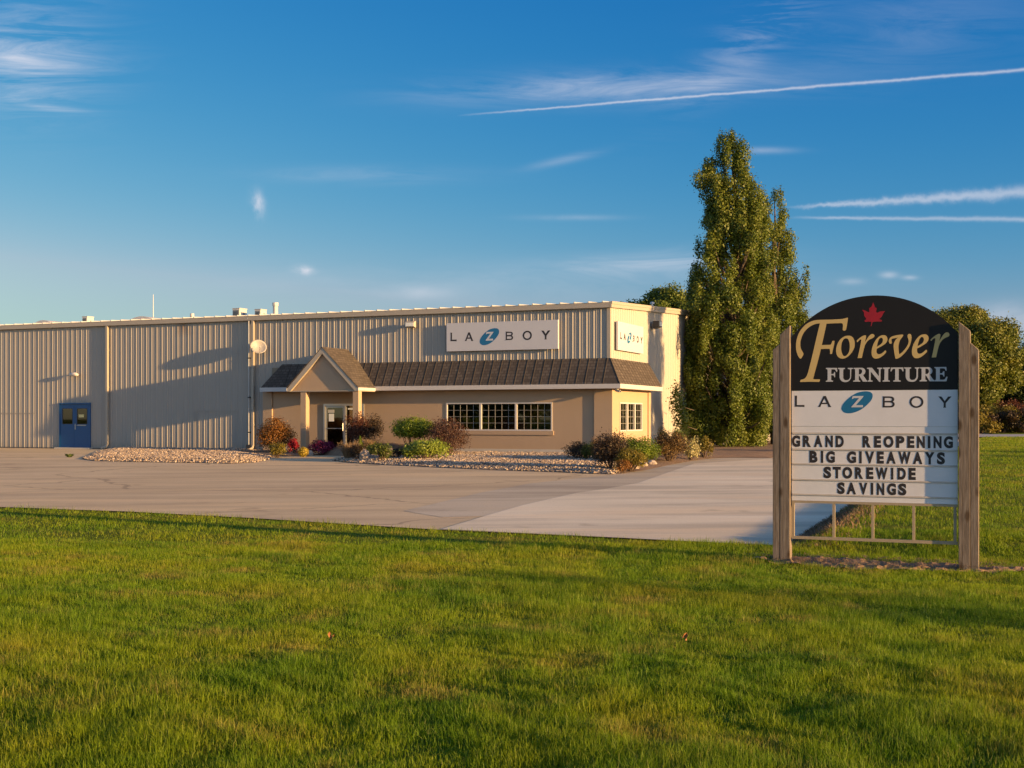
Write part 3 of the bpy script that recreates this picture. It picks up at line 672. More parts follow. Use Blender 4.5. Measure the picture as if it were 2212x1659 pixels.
def roof_pipe(px, py, ly, r, label, cap=True):
    u, zt = hit_front(px, py, ly); zb = H_EAVE + .05*ly - .1
    t = thing('vent_pipe', label, 'vent pipe', l2w(u, ly, zb), TH, 'pipes standing on the roof')
    h = zt - zb; m = MB(); m.tube([(0, 0, 0), (0, 0, h - .18)], r, 12); m.build('stack', M['galv'], t)
    m = MB(); m.tube([(0, 0, h - .18), (0, 0, h - .02)], r*1.22, 12); m.build('cap', M['galv'], t)
    m = MB(); m.tube([(0, 0, 0), (0, 0, .22)], [r*2, r*1.1], 12); m.build('flashing', M['galv'], t)
roof_pipe(595, 653, 3, .125, 'tall round galvanised flue pipe on the roof beside the two square units')
roof_pipe(415, 676.5, 3, .085, 'short capped vent pipe on the roof between the whip antenna and the square units')
u, zt = hit_front(331, 636, 5); t = thing('antenna_mast', 'thin white whip antenna standing on the roof', 'antenna', l2w(u, 5, 6.40), TH)
m = MB(); m.tube([(0, 0, 0), (0, 0, zt - 6.4)], [.03, .014], 6); m.build('whip', M['white'], t); m = MB(); m.tube([(0, 0, 0), (0, 0, .35)], .05, 8); m.build('base', M['galv'], t)
def skylight(u, ly, w, label):
    t = thing('roof_skylight', label, 'skylight', l2w(u, ly, H_EAVE + .05*ly + .02), TH, 'low white domes on the roof')
    n = 14; vs, fs = [], []
    for i in range(n + 1):
        for j in (0, 1): vs.append((w*(i/n - .5), j*1.6, .30*math.sin(math.pi*i/n) + .05))
    for i in range(n): fs.append((2*i, 2*i + 2, 2*i + 3, 2*i + 1))
    fs += [tuple(range(0, 2*n + 2, 2)), tuple(range(2*n + 1, 0, -2))]
    MB().add(vs, fs).build('dome', M['white'], t, smooth=False); bx('curb', M['galv'], t, -w/2 - .03, w/2 + .03, -.03, 1.63, -.05, .06)
skylight(hit_front(304, 690, 3)[0], 3, 2.0, 'low white arched roof dome at the foot of the whip antenna')
skylight(hit_front(92, 699, 3)[0], 3, 1.7, 'low white arched roof dome left of the small lone roof unit')
u, z = hit_side(1418, 661, .05)
t = thing('roof_vent', 'tiny pale mushroom vent on the rake edge above the side wall', 'vent', l2w(-.15, u, H_EAVE + .05*u + .03), TH)
m = MB(); m.tube([(0, 0, 0), (0, 0, .16)], .05, 8); m.build('neck', M['galv'], t); m = MB(); m.tube([(0, 0, .15), (0, 0, .22), (0, 0, .26)], [.11, .10, .03], 10); m.build('hood', M['galv'], t)

# dish and its mast
u0_, _ = hit_front(537.5, 700, -.12); _, zt = hit_front(537.5, 681, -.12)
t = thing('conduit_mast', 'slim grey capped pole running up the metal wall beside the dish', 'pole', l2w(u0_, -.12, .05), TH)
m = MB(); m.tube([(0, 0, 0), (0, 0, zt - .15)], .028, 8); m.build('pole', M['galv'], t); m = MB(); m.tube([(-.14, 0, zt - .28), (-.05, 0, zt - .2), (0, 0, zt - .08)], [.03, .05, .03], 8); m.build('weatherhead', M['galv'], t)
for z in (.8, 2.4, 4.2): bx('clamp', M['dark'], t, -.05, .05, -.035, .09, z, z + .05)
m = None; bx('junction_box', M['dark'], t, -.11, .11, -.05, .1, -.02, .26)
ud, zd = hit_front(558.5, 748.5, -.48)
t = thing('satellite_dish', 'round pale satellite dish bracketed off the metal wall left of the porch', 'satellite dish', l2w(ud, -.48, zd), TH)
ax = Vector((.62, -.62, .42)).normalized(); sx_ = ax.cross(Vector((0, 0, 1))).normalized(); sy_ = sx_.cross(ax)
def dish_pt(r, a, off=0): return ax*(-.16 + .16*(r/.36)**2 + off) + sx_*(r*1.0*math.cos(a)) + sy_*(r*.95*math.sin(a))
vs, fs = [], []; NR, NA = 6, 28
for s_ in (0, -.012):
    for i in range(NR + 1):
        for k in range(NA): vs.append(dish_pt(.37*max(i, .05)/NR, 2*math.pi*k/NA, s_))
    o = 0 if s_ == 0 else (NR + 1)*NA
    for i in range(NR):
        for k in range(NA): fs.append((o + i*NA + k, o + i*NA + (k + 1) % NA, o + (i + 1)*NA + (k + 1) % NA, o + (i + 1)*NA + k))
o = (NR + 1)*NA
fs += [(NR*NA + k, NR*NA + (k + 1) % NA, o + NR*NA + (k + 1) % NA, o + NR*NA + k) for k in range(NA)]; fs += [tuple(range(NA)), tuple(o + k for k in range(NA))]
MB().add(vs, fs).build('reflector', M['dish'], t, smooth=True)
m = MB(); m.tube([ax*-.17, (-.25, .15, -.05), (-.5, .36, -.02)], .028, 8); m.build('arm', M['dark'], t)
m = MB(); m.tube([dish_pt(.36, -1.57), ax*.34 - sy_*.22], .012, 6); m.build('feed_arm', M['dish'], t); m = MB(); m.tube([ax*.30 - sy_*.2, ax*.40 - sy_*.24], .03, 8); m.build('receiver', M['dish'], t)
# ================================================================== SIGNS
SA_, SB_ = .15371, .15371
def zc(x0, y0, s): return lambda x, y: (x0 + x*s, y0 + y*s)      # zoomed crop -> photograph pixels
za, zb = zc(3160, 1550, .15371), zc(3500, 1550, .15371)
LOGO = {}
LOGO['L'] = [[za(*p) for p in [(122, 210), (190, 212), (182, 225), (180, 455), (370, 455), (378, 450), (376, 512), (360, 505), (122, 500), (128, 480), (130, 230)]]]
LOGO['A'] = [[za(*p) for p in [(870, 222), (938, 220), (950, 255), (1050, 470), (1082, 510), (985, 510), (998, 495), (975, 432), (822, 432), (795, 490), (803, 505), (722, 508), (750, 480), (855, 260)]], [za(*p) for p in [(897, 285), (952, 395), (838, 395)]]]
OVAL = [[za(*p) for p in catmull([(1343, 560), (1350, 500), (1390, 420), (1470, 330), (1560, 250), (1650, 190), (1760, 135), (1880, 105), (1990, 98), (2080, 115), (2135, 155), (2153, 215), (2140, 280), (2095, 360), (2010, 450), (1920, 525), (1830, 585), (1720, 635), (1610, 665), (1510, 672), (1430, 655), (1370, 615)], 4)]]
ZED = [[za(*p) for p in [(1635, 222), (1915, 222), (1905, 245), (1715, 460), (1880, 460), (1898, 452), (1895, 515), (1592, 515), (1600, 500), (1800, 275), (1680, 275), (1640, 285), (1610, 308), (1612, 285)]]]
LOGO['B'] = [[zb(*p) for p in sharp_smooth([(193, 228), (380, 230), (450, 240), (490, 265), (503, 305), (490, 345), (465, 370), (500, 390), (514, 430), (505, 475), (470, 505), (410, 520), (188, 520), (200, 500), (203, 250)], 4, 38)],
             [zb(*p) for p in sharp_smooth([(255, 272), (380, 272), (430, 280), (445, 308), (430, 338), (385, 347), (255, 348)], 4, 50)], [zb(*p) for p in sharp_smooth([(255, 390), (390, 390), (440, 402), (456, 435), (440, 468), (395, 478), (255, 478)], 4, 50)]]
LOGO['O'] = [[zb(1080 + rx*math.cos(a), 377 + ry*math.sin(a)) for a in np.linspace(0, 2*math.pi, 40, endpoint=False)] for rx, ry in ((182, 155), (125, 110))]
LOGO['Y'] = [[zb(*p) for p in [(1645, 232), (1732, 235), (1815, 350), (1905, 235), (1995, 232), (1970, 260), (1845, 405), (1843, 500), (1853, 525), (1773, 527), (1785, 500), (1785, 405), (1675, 265)]]]
GX0, GX1, GYM = 3178.8, 3806.7, 1606.5       # extent of the emblem row in photograph pixels
def add_logo(parent, fn, y, depth=.0016, off=0):
    """fn maps photograph pixels to panel (x, z); y = face of the panel"""
    for ch in 'LABOY': link('lettering', shift(curve_mesh('lettering', LOGO[ch], depth, fn, off), y - depth/2), M['ink'], parent)
    ov = link('oval_emblem', shift(curve_mesh('oval_emblem', OVAL, depth, fn), y - depth/2), M['logo_blue'], parent)
    link('emblem_letter', shift(curve_mesh('emblem_letter', ZED, depth, fn, off*.5), y - depth*1.5 - .0006), M['panel'], ov)
# --- wall signs
def wall_sign(label, W, H, origin, rz, f0, f1, ys):
    t = thing('wall_sign', label, 'sign', origin, rz, 'white signs on the store walls')
    p = bx('panel', M['panel'], t, -W/2, W/2, -.09, -.0, -H/2, H/2, bevel=.004)
    k = (f1 - f0)*W/(GX1 - GX0)
    add_logo(t, lambda x, y: (-W/2 + f0*W + (x - GX0)*k, (GYM - y)*k*ys), -.09, off=.014 if ys > 1.11 else .005)
    for sx in (-1, 1):
        for sz in (-1, 1): bx('standoff', M['galv'], t, sx*(W/2 - .3) - .03, sx*(W/2 - .3) + .03, .0, .05, sz*(H/2 - .2) - .03, sz*(H/2 - .2) + .03)
xa, z1 = hit_front(965.6, 698.7, -.12); xb, z2 = hit_front(1206.4, 690.6, -.12); _, z3 = hit_front(965.6, 759, -.12); _, z4 = hit_front(1206.4, 754.1, -.12)
print('sign', xa, xb, z1, z2, z3, z4)
wall_sign('wide white wall sign with blue oval on the ribbed front wall', xb - xa, (z1 + z2 - z3 - z4)/2, l2w((xa + xb)/2, -.075, (z1 + z2 + z3 + z4)/4), TH, .037, .932, 1.1)
ya, z1 = hit_side(1332.7, 691.8, .12); yb, z2 = hit_side(1388, 708, .12); _, z3 = hit_side(1332.7, 754.9, .12); _, z4 = hit_side(1388, 765.3, .12)
print('side sign', ya, yb, z1, z2, z3, z4)
wall_sign('brightly sunlit white wall sign with blue oval on the side wall', yb - ya, (z1 + z2 - z3 - z4)/2, l2w(.075, (ya + yb)/2, (z1 + z2 + z3 + z4)/4), TH + math.pi/2, .085, .955, 1.12)

# --- roadside sign
pl, pr = ground(1683, 1215), ground(2091, 1233)
so_ = (pl + pr)/2; srz = math.atan2(pr.y - pl.y, pr.x - pl.x); SZ = so_.z
print('sign at', pl, pr, math.degrees(srz))
RS = thing('roadside_sign', 'tall freestanding lawn sign with arched black header, white letter board and timber posts', 'sign', so_, srz)
scx, ssx = math.cos(srz), math.sin(srz)
def sp(px, py, yf):                       # measuring pixels -> (x, z) on a plane of the sign
    d = ray(px, py); o = Vector((so_.x - ssx*yf, so_.y + scx*yf, 0)); n = Vector((-ssx, scx, 0))
    t = (o.x*n.x + o.y*n.y)/(d.x*n.x + d.y*n.y); dx, dy = d.x*t - so_.x, t - so_.y
    return dx*scx + dy*ssx, EYE + d.z*t - SZ
def spx(x, y, yf): return sp(x/SRC, y/SRC, yf)
YP, YBF, YBB = -.085, -.028, .03
r5 = zc(3050, 1150, .42948)
def P5(x, y, yf=YP): return spx(*r5(x, y), yf)
def timber(name, poly, y0, y1): return MB().prism(poly, y0, y1).build(name, M['wood'], RS, bevel=.006)
lx0, _ = P5(95, 600); lx1, _ = P5(162, 600); lx2, _ = P5(256, 600)
_, zo = P5(95, 580); _, zo2 = P5(162, 525); _, zi = P5(166, 440); _, zi2 = P5(250, 350)
timber('post', [(lx0, -.3), (lx1 - .003, -.3), (lx1 - .003, zo2), (lx0, zo)], YP + .002, -YP)
timber('post', [(lx1, -.3), (lx2, -.3), (lx2, zi2), (lx1, zi)], YP, -YP + .01)
rx0, _ = P5(1826, 600); rx1, _ = P5(1936, 600); rx2, _ = P5(2015, 600)
_, zi = P5(1830, 315); _, zi2 = P5(1934, 402); _, zo = P5(1938, 512); _, zo2 = P5(2012, 580)
timber('post', [(rx0, -.3), (rx1, -.3), (rx1, zi2), (rx0, zi)], YP, -YP + .01)
timber('post', [(rx1 + .003, -.3), (rx2, -.3), (rx2, zo2), (rx1 + .003, zo)], YP + .002, -YP)
# header
bl, _ = P5(272, 900, YBF); br, _ = P5(1818, 900, YBF); bl = max(bl, lx2 + .004); br = min(br, rx0 - .012)
_, zhb = P5(1000, 956, YBF); _, zs1 = P5(275, 455, YBF); _, zs2 = P5(1820, 430, YBF); zs = (zs1 + zs2)/2; _, ztop = P5(1085, 72, YBF)
print('board', bl, br, zhb, zs, ztop, 'posts', lx0, lx1, lx2, rx0, rx1, rx2)
arc = []; hw = (br - bl)/2; rise = ztop - zs; Rr = (hw*hw + rise*rise)/(2*rise); a0 = math.asin(min(1, hw/Rr))
for i in range(37):
    a = a0 - 2*a0*i/36; arc.append(((bl + br)/2 + Rr*math.sin(a), ztop - Rr + Rr*math.cos(a)))
HD = MB().prism([(bl, zhb), (br, zhb)] + arc, YBF, YBB).build('header_panel', M['black'], RS)
def header(name, loops, mat, depth=.0016): return link(name, shift(curve_mesh(name, loops, depth, lambda x, y: spx(x, y, YBF)), YBF - depth/2), mat, HD)
q1, q2, q3 = zc(3160, 1250, .18085), zc(3320, 1310, .12658), zc(3540, 1310, .12658)
def sm(q, pts, ang=42, k=5): return [q(*p) for p in sharp_smooth(pts, k, ang)]
LF = [(235, 1022), (205, 1003), (170, 940), (145, 860), (133, 770), (138, 660), (160, 555), (205, 440), (270, 345), (350, 265), (450, 205), (550, 172), (660, 162), (900, 157), (1110, 147), (1180, 138), (1240, 122), (1272, 113), (1280, 122), (1270, 215), (1250, 330), (1235, 385), (1215, 400), (1180, 400), (1165, 385), (1170, 320), (1170, 270), (1158, 242), (1120, 236), (960, 240), (808, 247), (790, 330), (755, 490), (703, 720), (800, 717), (880, 714), (905, 705), (922, 670), (938, 628), (960, 625), (985, 630), (975, 710), (950, 820), (930, 915), (905, 918), (883, 916), (887, 860), (880, 815), (860, 803), (770, 804), (683, 810), (650, 950), (600, 1140), (550, 1320), (513, 1465), (530, 1475), (580, 1478), (640, 1478), (663, 1482), (655, 1520), (640, 1535), (450, 1532), (225, 1538), (222, 1530), (238, 1488), (290, 1476), (330, 1455), (365, 1410), (395, 1340), (420, 1250), (470, 1050), (530, 800), (590, 540), (640, 330), (662, 243), (610, 246), (540, 262), (460, 300), (380, 360), (310, 440), (265, 530), (235, 620), (228, 700), (235, 770), (255, 830), (285, 880), (298, 915), (290, 945), (265, 990), (245, 1015)]
Lo = [(590, 258), (660, 270), (720, 315), (760, 385), (780, 470), (778, 570), (755, 670), (700, 770), (640, 850), (570, 915), (490, 965), (400, 985), (320, 970), (255, 925), (215, 860), (195, 770), (195, 680), (215, 580), (255, 480), (320, 385), (400, 315), (490, 270)]
Loi = [(515, 342), (560, 360), (590, 400), (615, 480), (625, 570), (620, 680), (600, 770), (560, 840), (510, 890), (455, 905), (415, 885), (385, 830), (362, 750), (352, 650), (360, 550), (380, 460), (420, 385), (465, 350)]
Lr = [(845, 430), (855, 405), (900, 360), (980, 300), (1050, 262), (1105, 245), (1135, 255), (1140, 290), (1128, 360), (1105, 465), (1150, 390), (1210, 300), (1270, 235), (1320, 208), (1365, 208), (1398, 235), (1405, 270), (1385, 310), (1340, 340), (1270, 370), (1210, 410), (1150, 480), (1105, 560), (1080, 640), (1055, 740), (1030, 850), (1008, 960), (950, 964), (873, 968), (880, 930), (920, 760), (955, 590), (980, 450), (990, 380), (975, 370), (940, 390), (900, 425), (870, 465), (855, 455)]
Le = [(1700, 240), (1760, 255), (1800, 300), (1815, 370), (1800, 440), (1755, 505), (1680, 560), (1580, 620), (1475, 672), (1468, 740), (1475, 790), (1500, 828), (1540, 845), (1600, 832), (1660, 800), (1710, 755), (1748, 720), (1765, 735), (1778, 765), (1760, 800), (1700, 865), (1630, 920), (1550, 965), (1460, 985), (1390, 970), (1340, 920), (1318, 850), (1315, 760), (1330, 660), (1360, 560), (1405, 460), (1465, 370), (1540, 295), (1620, 252)]
Lei = [(1620, 325), (1655, 340), (1672, 385), (1668, 430), (1645, 485), (1590, 540), (1530, 580), (1477, 615), (1495, 530), (1520, 440), (1550, 370), (1585, 335)]
Lv = [(120, 440), (125, 395), (160, 330), (220, 285), (320, 255), (430, 235), (540, 222), (570, 228), (577, 250), (555, 290), (510, 350), (470, 410), (445, 490), (430, 580), (428, 660), (435, 760), (450, 848), (520, 800), (600, 720), (680, 615), (730, 520), (748, 440), (738, 370), (715, 300), (713, 250), (735, 215), (780, 200), (815, 212), (835, 265), (838, 330), (825, 430), (790, 550), (740, 650), (660, 760), (560, 870), (460, 950), (390, 982), (345, 988), (328, 970), (305, 850), (285, 730), (272, 600), (278, 510), (305, 440), (350, 375), (410, 318), (330, 335), (240, 352), (208, 370), (205, 400), (215, 460), (212, 500), (180, 516), (145, 505)]
Le2 = [(1250, 215), (1310, 225), (1355, 260), (1378, 320), (1370, 390), (1335, 455), (1280, 510), (1180, 575), (1090, 625), (1015, 665), (1012, 730), (1020, 780), (1045, 815), (1090, 828), (1150, 815), (1210, 780), (1265, 730), (1300, 700), (1320, 715), (1335, 748), (1310, 790), (1240, 855), (1170, 910), (1090, 955), (1000, 972), (930, 955), (880, 900), (855, 830), (850, 740), (865, 640), (895, 540), (945, 440), (1010, 345), (1080, 275), (1160, 230)]
Le2i = [(1165, 300), (1205, 315), (1228, 360), (1222, 420), (1195, 475), (1140, 525), (1080, 562), (1028, 592), (1045, 510), (1070, 420), (1100, 350), (1130, 310)]
Lr2 = [(1437, 400), (1450, 375), (1510, 320), (1590, 255), (1660, 215), (1715, 200), (1745, 213), (1752, 245), (1740, 320), (1712, 425), (1760, 355), (1820, 260), (1880, 190), (1930, 158), (1975, 155), (2015, 170), (2035, 210), (2030, 255), (1995, 290), (1930, 315), (1860, 355), (1790, 420), (1735, 500), (1700, 590), (1670, 700), (1640, 830), (1615, 940), (1550, 945), (1477, 948), (1485, 900), (1525, 730), (1560, 560), (1585, 420), (1592, 350), (1580, 335), (1545, 345), (1500, 380), (1470, 420), (1450, 420)]
for lp in ([sm(q1, LF)], [sm(q2, Lo, 80), sm(q2, Loi, 80)], [sm(q2, Lr)], [sm(q2, Le), sm(q2, Lei, 60)], [sm(q3, Lv)], [sm(q3, Le2), sm(q3, Le2i, 60)], [sm(q3, Lr2)]): header('script_letter', lp, M['gold'])
q4_, q5_ = zc(3290, 1460, .12206), zc(3540, 1460, .12206)
SER = [(q4_, [[(110, 95), (475, 95), (485, 200), (470, 230), (450, 215), (425, 165), (390, 145), (290, 142), (285, 290), (360, 292), (385, 240), (400, 225), (412, 240), (412, 390), (400, 410), (385, 395), (370, 345), (345, 335), (285, 335), (285, 480), (300, 500), (345, 515), (340, 548), (108, 548), (112, 520), (155, 500), (168, 475), (168, 160), (155, 140), (112, 125)]]),
       (q4_, [[(508, 95), (738, 95), (738, 125), (700, 132), (680, 155), (678, 400), (690, 450), (725, 490), (790, 500), (850, 485), (890, 440), (905, 380), (905, 160), (890, 140), (828, 125), (828, 95), (1000, 95), (998, 125), (955, 135), (942, 160), (938, 380), (920, 450), (880, 510), (820, 548), (740, 558), (660, 545), (600, 500), (568, 440), (560, 370), (562, 160), (550, 140), (508, 130)]]),
       (q4_, [[(1018, 95), (1250, 90), (1330, 100), (1385, 140), (1408, 200), (1395, 265), (1360, 310), (1328, 325), (1370, 390), (1430, 480), (1450, 500), (1466, 515), (1466, 545), (1325, 545), (1290, 490), (1230, 390), (1200, 345), (1188, 345), (1188, 480), (1200, 505), (1240, 515), (1238, 545), (1003, 545), (1008, 515), (1055, 503), (1068, 480), (1068, 160), (1055, 135), (1018, 125)], [(1190, 135), (1240, 135), (1280, 150), (1298, 190), (1295, 245), (1265, 285), (1220, 305), (1190, 308)]]),
       (q4_, [[(1460, 90), (1622, 88), (1850, 370), (1850, 150), (1835, 128), (1792, 118), (1795, 88), (1955, 88), (1955, 118), (1918, 128), (1903, 150), (1898, 550), (1858, 550), (1580, 215), (1578, 480), (1595, 503), (1643, 512), (1640, 545), (1478, 545), (1480, 515), (1512, 500), (1525, 475), (1525, 155), (1510, 130), (1462, 125)]]),
       (q5_, [[(-70, 85), (160, 80), (158, 115), (120, 125), (105, 145), (100, 480), (115, 503), (160, 513), (158, 543), (-80, 543), (-78, 513), (-35, 500), (-22, 475), (-15, 145), (-30, 125), (-68, 115)]]),
       (q5_, [[(195, 82), (603, 78), (605, 205), (585, 212), (565, 190), (545, 145), (520, 128), (450, 125), (448, 480), (465, 500), (515, 512), (512, 543), (270, 543), (272, 513), (315, 500), (332, 480), (335, 125), (265, 130), (240, 150), (215, 205), (195, 215), (180, 200)]]),
       (q5_, [[(625, 78), (858, 78), (858, 105), (820, 120), (805, 145), (803, 390), (815, 445), (850, 485), (915, 492), (975, 470), (1015, 425), (1030, 370), (1033, 150), (1020, 125), (978, 108), (978, 78), (1135, 78), (1130, 105), (1095, 120), (1083, 145), (1078, 380), (1060, 450), (1015, 510), (950, 545), (870, 550), (785, 535), (725, 495), (690, 435), (678, 370), (680, 150), (668, 125), (625, 108)]]),
       (q5_, [[(1150, 78), (1400, 73), (1480, 85), (1535, 125), (1553, 185), (1540, 250), (1505, 298), (1468, 312), (1520, 390), (1580, 475), (1616, 500), (1614, 535), (1465, 535), (1430, 475), (1370, 380), (1335, 338), (1322, 340), (1322, 470), (1335, 490), (1375, 503), (1372, 535), (1132, 537), (1135, 505), (1180, 490), (1197, 470), (1200, 150), (1185, 120), (1150, 105)], [(1325, 122), (1375, 118), (1420, 140), (1440, 185), (1435, 240), (1405, 280), (1360, 295), (1325, 298)]]),
       (q5_, [[(1620, 68), (2010, 62), (2015, 185), (2000, 190), (1985, 180), (1965, 130), (1930, 110), (1800, 110), (1795, 270), (1870, 268), (1900, 225), (1915, 205), (1945, 205), (1948, 375), (1930, 382), (1912, 370), (1895, 325), (1865, 312), (1795, 310), (1797, 480), (1920, 482), (1965, 460), (2005, 395), (2025, 380), (2048, 385), (2015, 520), (2005, 535), (1624, 535), (1624, 500), (1655, 490), (1672, 465), (1672, 130), (1655, 108), (1620, 98)]])]
for q, lps in SER: header('serif_letter', [sm(q, lp, 30, 3) for lp in lps], M['silver'])
q8 = zc(3437, 1197, .0745)
header('maple_leaf', [[q8(*p) for p in [(750, 160), (815, 340), (845, 430), (945, 480), (915, 590), (905, 700), (1000, 715), (1120, 650), (1390, 640), (1290, 760), (1230, 900), (1120, 1020), (1060, 1060), (1230, 1130), (1180, 1200), (950, 1195), (720, 1215), (650, 1450), (615, 1445), (660, 1210), (500, 1200), (320, 1220), (280, 1130), (380, 1080), (350, 1000), (270, 900), (250, 700), (150, 560), (300, 600), (480, 690), (560, 690), (530, 560), (540, 470), (640, 420), (690, 330)]]], M['red'])
# brand panel
r6 = zc(3000, 1650, .49548)
def P6(x, y, yf=YBF): return spx(*r6(x, y), yf)
_, zb1 = P6(330, 105); _, zb2 = P6(1670, 120); zlb = (zb1 + zb2)/2
LP = MB().box(bl, br, YBF + .003, YBB, zlb, zhb - .003).build('logo_panel', M['face'], RS)
add_logo(LP, lambda x, y: spx(x, y, YBF + .003), YBF + .003, .0014)
# letter board
_, z1 = P6(330, 705); _, z2 = P6(1665, 745); zbb = (z1 + z2)/2
LB = MB().box(bl, br, YBF + .008, YBB, zbb, zlb - .002).build('letter_board', M['board'], RS)
rows = [(155, 172, 170, 190), (280, 298, 310, 327), (405, 420, 428, 446), (530, 546, 560, 578), (650, 664, 685, 705)]
for a, b, c, d in rows:
    zt = (P6(330, a)[1] + P6(1665, c)[1])/2; zo = (P6(330, b)[1] + P6(1665, d)[1])/2
    m = MB(); m.box(bl + .01, br - .01, YBF + .001, YBF + .0075, zo + .004, zt - .002); m.box(bl + .01, br - .01, YBF - .004, YBF + .0005, zo + .006, zo + .012); m.build('letter_rail', M['rail'], LB)
r7 = zc(3150, 1720, .31193)
LINES = [([('G', 55, 162), ('R', 196, 300), ('A', 338, 448), ('N', 486, 582), ('D', 617, 722), ('R', 962, 1070), ('E', 1110, 1200), ('O', 1232, 1360), ('P', 1392, 1500), ('E', 1535, 1628), ('N', 1660, 1762), ('I', 1798, 1832), ('N', 1872, 1976), ('G', 2003, 2122)], (57, 208, 55), (92, 246, 2122)),
         ([('B', 280, 385), ('I', 428, 458), ('G', 495, 608), ('G', 763, 880), ('I', 920, 952), ('V', 995, 1112), ('E', 1146, 1236), ('A', 1268, 1388), ('W', 1422, 1580), ('A', 1608, 1730), ('Y', 1762, 1885), ('S', 1915, 2020)], (260, 412, 280), (294, 452, 2020)),
         ([('S', 462, 560), ('T', 582, 684), ('O', 705, 830), ('R', 865, 970), ('E', 1010, 1102), ('W', 1130, 1285), ('I', 1327, 1358), ('D', 1410, 1518), ('E', 1553, 1645)], (464, 614, 462), (491, 648, 1645)),
         ([('S', 637, 735), ('A', 758, 878), ('V', 918, 1026), ('I', 1068, 1100), ('N', 1145, 1242), ('G', 1277, 1392), ('S', 1420, 1525)], (665, 818, 637), (690, 846, 1525))]
for chars, (t0, b0, xa_), (t1, b1, xb_) in LINES:
    zt = (spx(*r7(xa_, t0), YBF)[1] + spx(*r7(xb_, t1), YBF)[1])/2; zo = (spx(*r7(xa_, b0), YBF)[1] + spx(*r7(xb_, b1), YBF)[1])/2
    for ch, a, b in chars:
        ym = t0 + (t1 - t0)*(a - xa_)/(xb_ - xa_) + 75
        x0 = spx(*r7(a, ym), YBF)[0]; x1 = spx(*r7(b, ym), YBF)[0]
        link('letter', shift(text_mesh(ch, x0, x1, zo, zt, .0020, .056), YBF + .008 - .0007), M['ink'], LB)
# steel frame under the board
fr = MB(); _, za1 = P6(330, 1000, YBF); _, za2 = P6(1650, 1062, YBF); zf = (za1 + za2)/2; t = .028
fr.box(bl, br, YBF - .006, YBF + .03, zbb - .034, zbb - .002); fr.box(bl, br, YBF - .006, YBF + .03, zf - .02, zf + .02)
for px in (336, 676, 991, 1321, 1655):
    xx = P6(px, 860)[0]; xx = min(max(xx, bl + .02), br - .02); fr.box(xx - .018, xx + .018, YBF - .004, YBF + .03, zf + .02, zbb - .034)
fr.build('lower_frame', M['iron'], RS)
# patch of bare soil round the posts
SOIL = []
for i in range(40):
    a = 2*math.pi*i/40; rr = 1 + .10*math.sin(3*a + 1) + .08*math.sin(7*a) + .06*math.sin(11*a + 2)
    SOIL.append((1.75*rr*math.cos(a)*1.05 + .12, .52*rr*math.sin(a) + .14))
def s2l(x, y): return w2l(so_.x + x*scx - y*ssx, so_.y + x*ssx + y*scx)
SOIL_L = [s2l(*p) for p in SOIL]
sheet('bare_soil', SOIL_L, .015, M['dirt'], .06, .09, False)
# ================================================================== VEGETATION
OAK = mat_leaf('oak_leaves', [(.15, (.042, .072, .007)), (.5, (.098, .128, .012)), (.85, (.175, .18, .022)), (1, (.25, .19, .035))], .3, .45)
MAPLE = mat_leaf('yellowing_leaves', [(.2, (.050, .078, .009)), (.5, (.105, .122, .014)), (.85, (.20, .175, .022))], .3, .3)
DARKG = mat_leaf('dark_leaves', [(.2, (.018, .034, .009)), (.6, (.045, .06, .013)), (1, (.085, .085, .02))], .25, .3)
def L_(name, a, b, c, tr=.25, ns=2.0): return mat_leaf(name, [(.2, a), (.55, b), (.95, c)], tr, ns)
PAL = dict(
    autumn=L_('autumn_orange_leaves', (.07, .050, .010), (.19, .072, .012), (.27, .13, .018), .25, 3.2),
    rust=L_('rust_olive_leaves', (.055, .030, .010), (.115, .066, .018), (.19, .125, .035)),
    green=L_('clipped_green_leaves', (.055, .10, .008), (.15, .20, .012), (.27, .27, .025), .25, 3.0),
    bronze=L_('bronze_leaves', (.035, .018, .014), (.085, .040, .026), (.16, .085, .05)),
    redbrown=L_('redbrown_leaves', (.05, .018, .012), (.11, .036, .018), (.18, .085, .025)),
    dark=L_('dark_bronze_leaves', (.022, .016, .010), (.055, .034, .016), (.11, .06, .03)),
    lime=L_('lime_leaves', (.10, .15, .012), (.20, .25, .03), (.36, .38, .10)),
    olive=L_('olive_leaves', (.035, .050, .010), (.085, .105, .015), (.15, .15, .02)),
    golden=L_('golden_leaves', (.08, .08, .010), (.17, .13, .014), (.26, .17, .02)),
    straw=L_('dry_stems', (.12, .075, .04), (.22, .145, .08), (.34, .25, .15)),
    pale=L_('pale_flower_heads', (.20, .20, .05), (.42, .37, .17), (.60, .52, .32)),
    red=L_('red_flowers', (.10, .006, .010), (.26, .010, .018), (.40, .03, .03)),
    purple=L_('purple_flowers', (.07, .006, .026), (.15, .012, .055), (.28, .05, .14)),
    yellow=L_('yellow_flowers', (.16, .11, .012), (.34, .24, .02), (.48, .36, .05)),
    conif=L_('soft_conifer', (.06, .10, .006), (.13, .18, .01), (.20, .24, .018)),
    blade=L_('garden_grass', (.045, .075, .018), (.085, .12, .035), (.15, .16, .06)),
)
def plant_root(name, label, cat, px, py, group=None):
    p = ground(px, py); lx, ly = w2l(p.x, p.y); z = bed_z(lx, ly)
    return thing(name, label, cat, (p.x, p.y, z), TH, group), p.y/F
def twigs(t, tops, r=.018, name='stems'):
    m = MB()
    for i, c in enumerate(tops):
        c = Vector(c); b = Vector((c.x*.12, c.y*.12, -.05)); mid = (b + c)*.5 + Vector((c.x*.12, c.y*.12, .03)); m.tube([b, mid, c], [r, r*.7, r*.35], 5)
    return m.build(name, M['twig'], t)
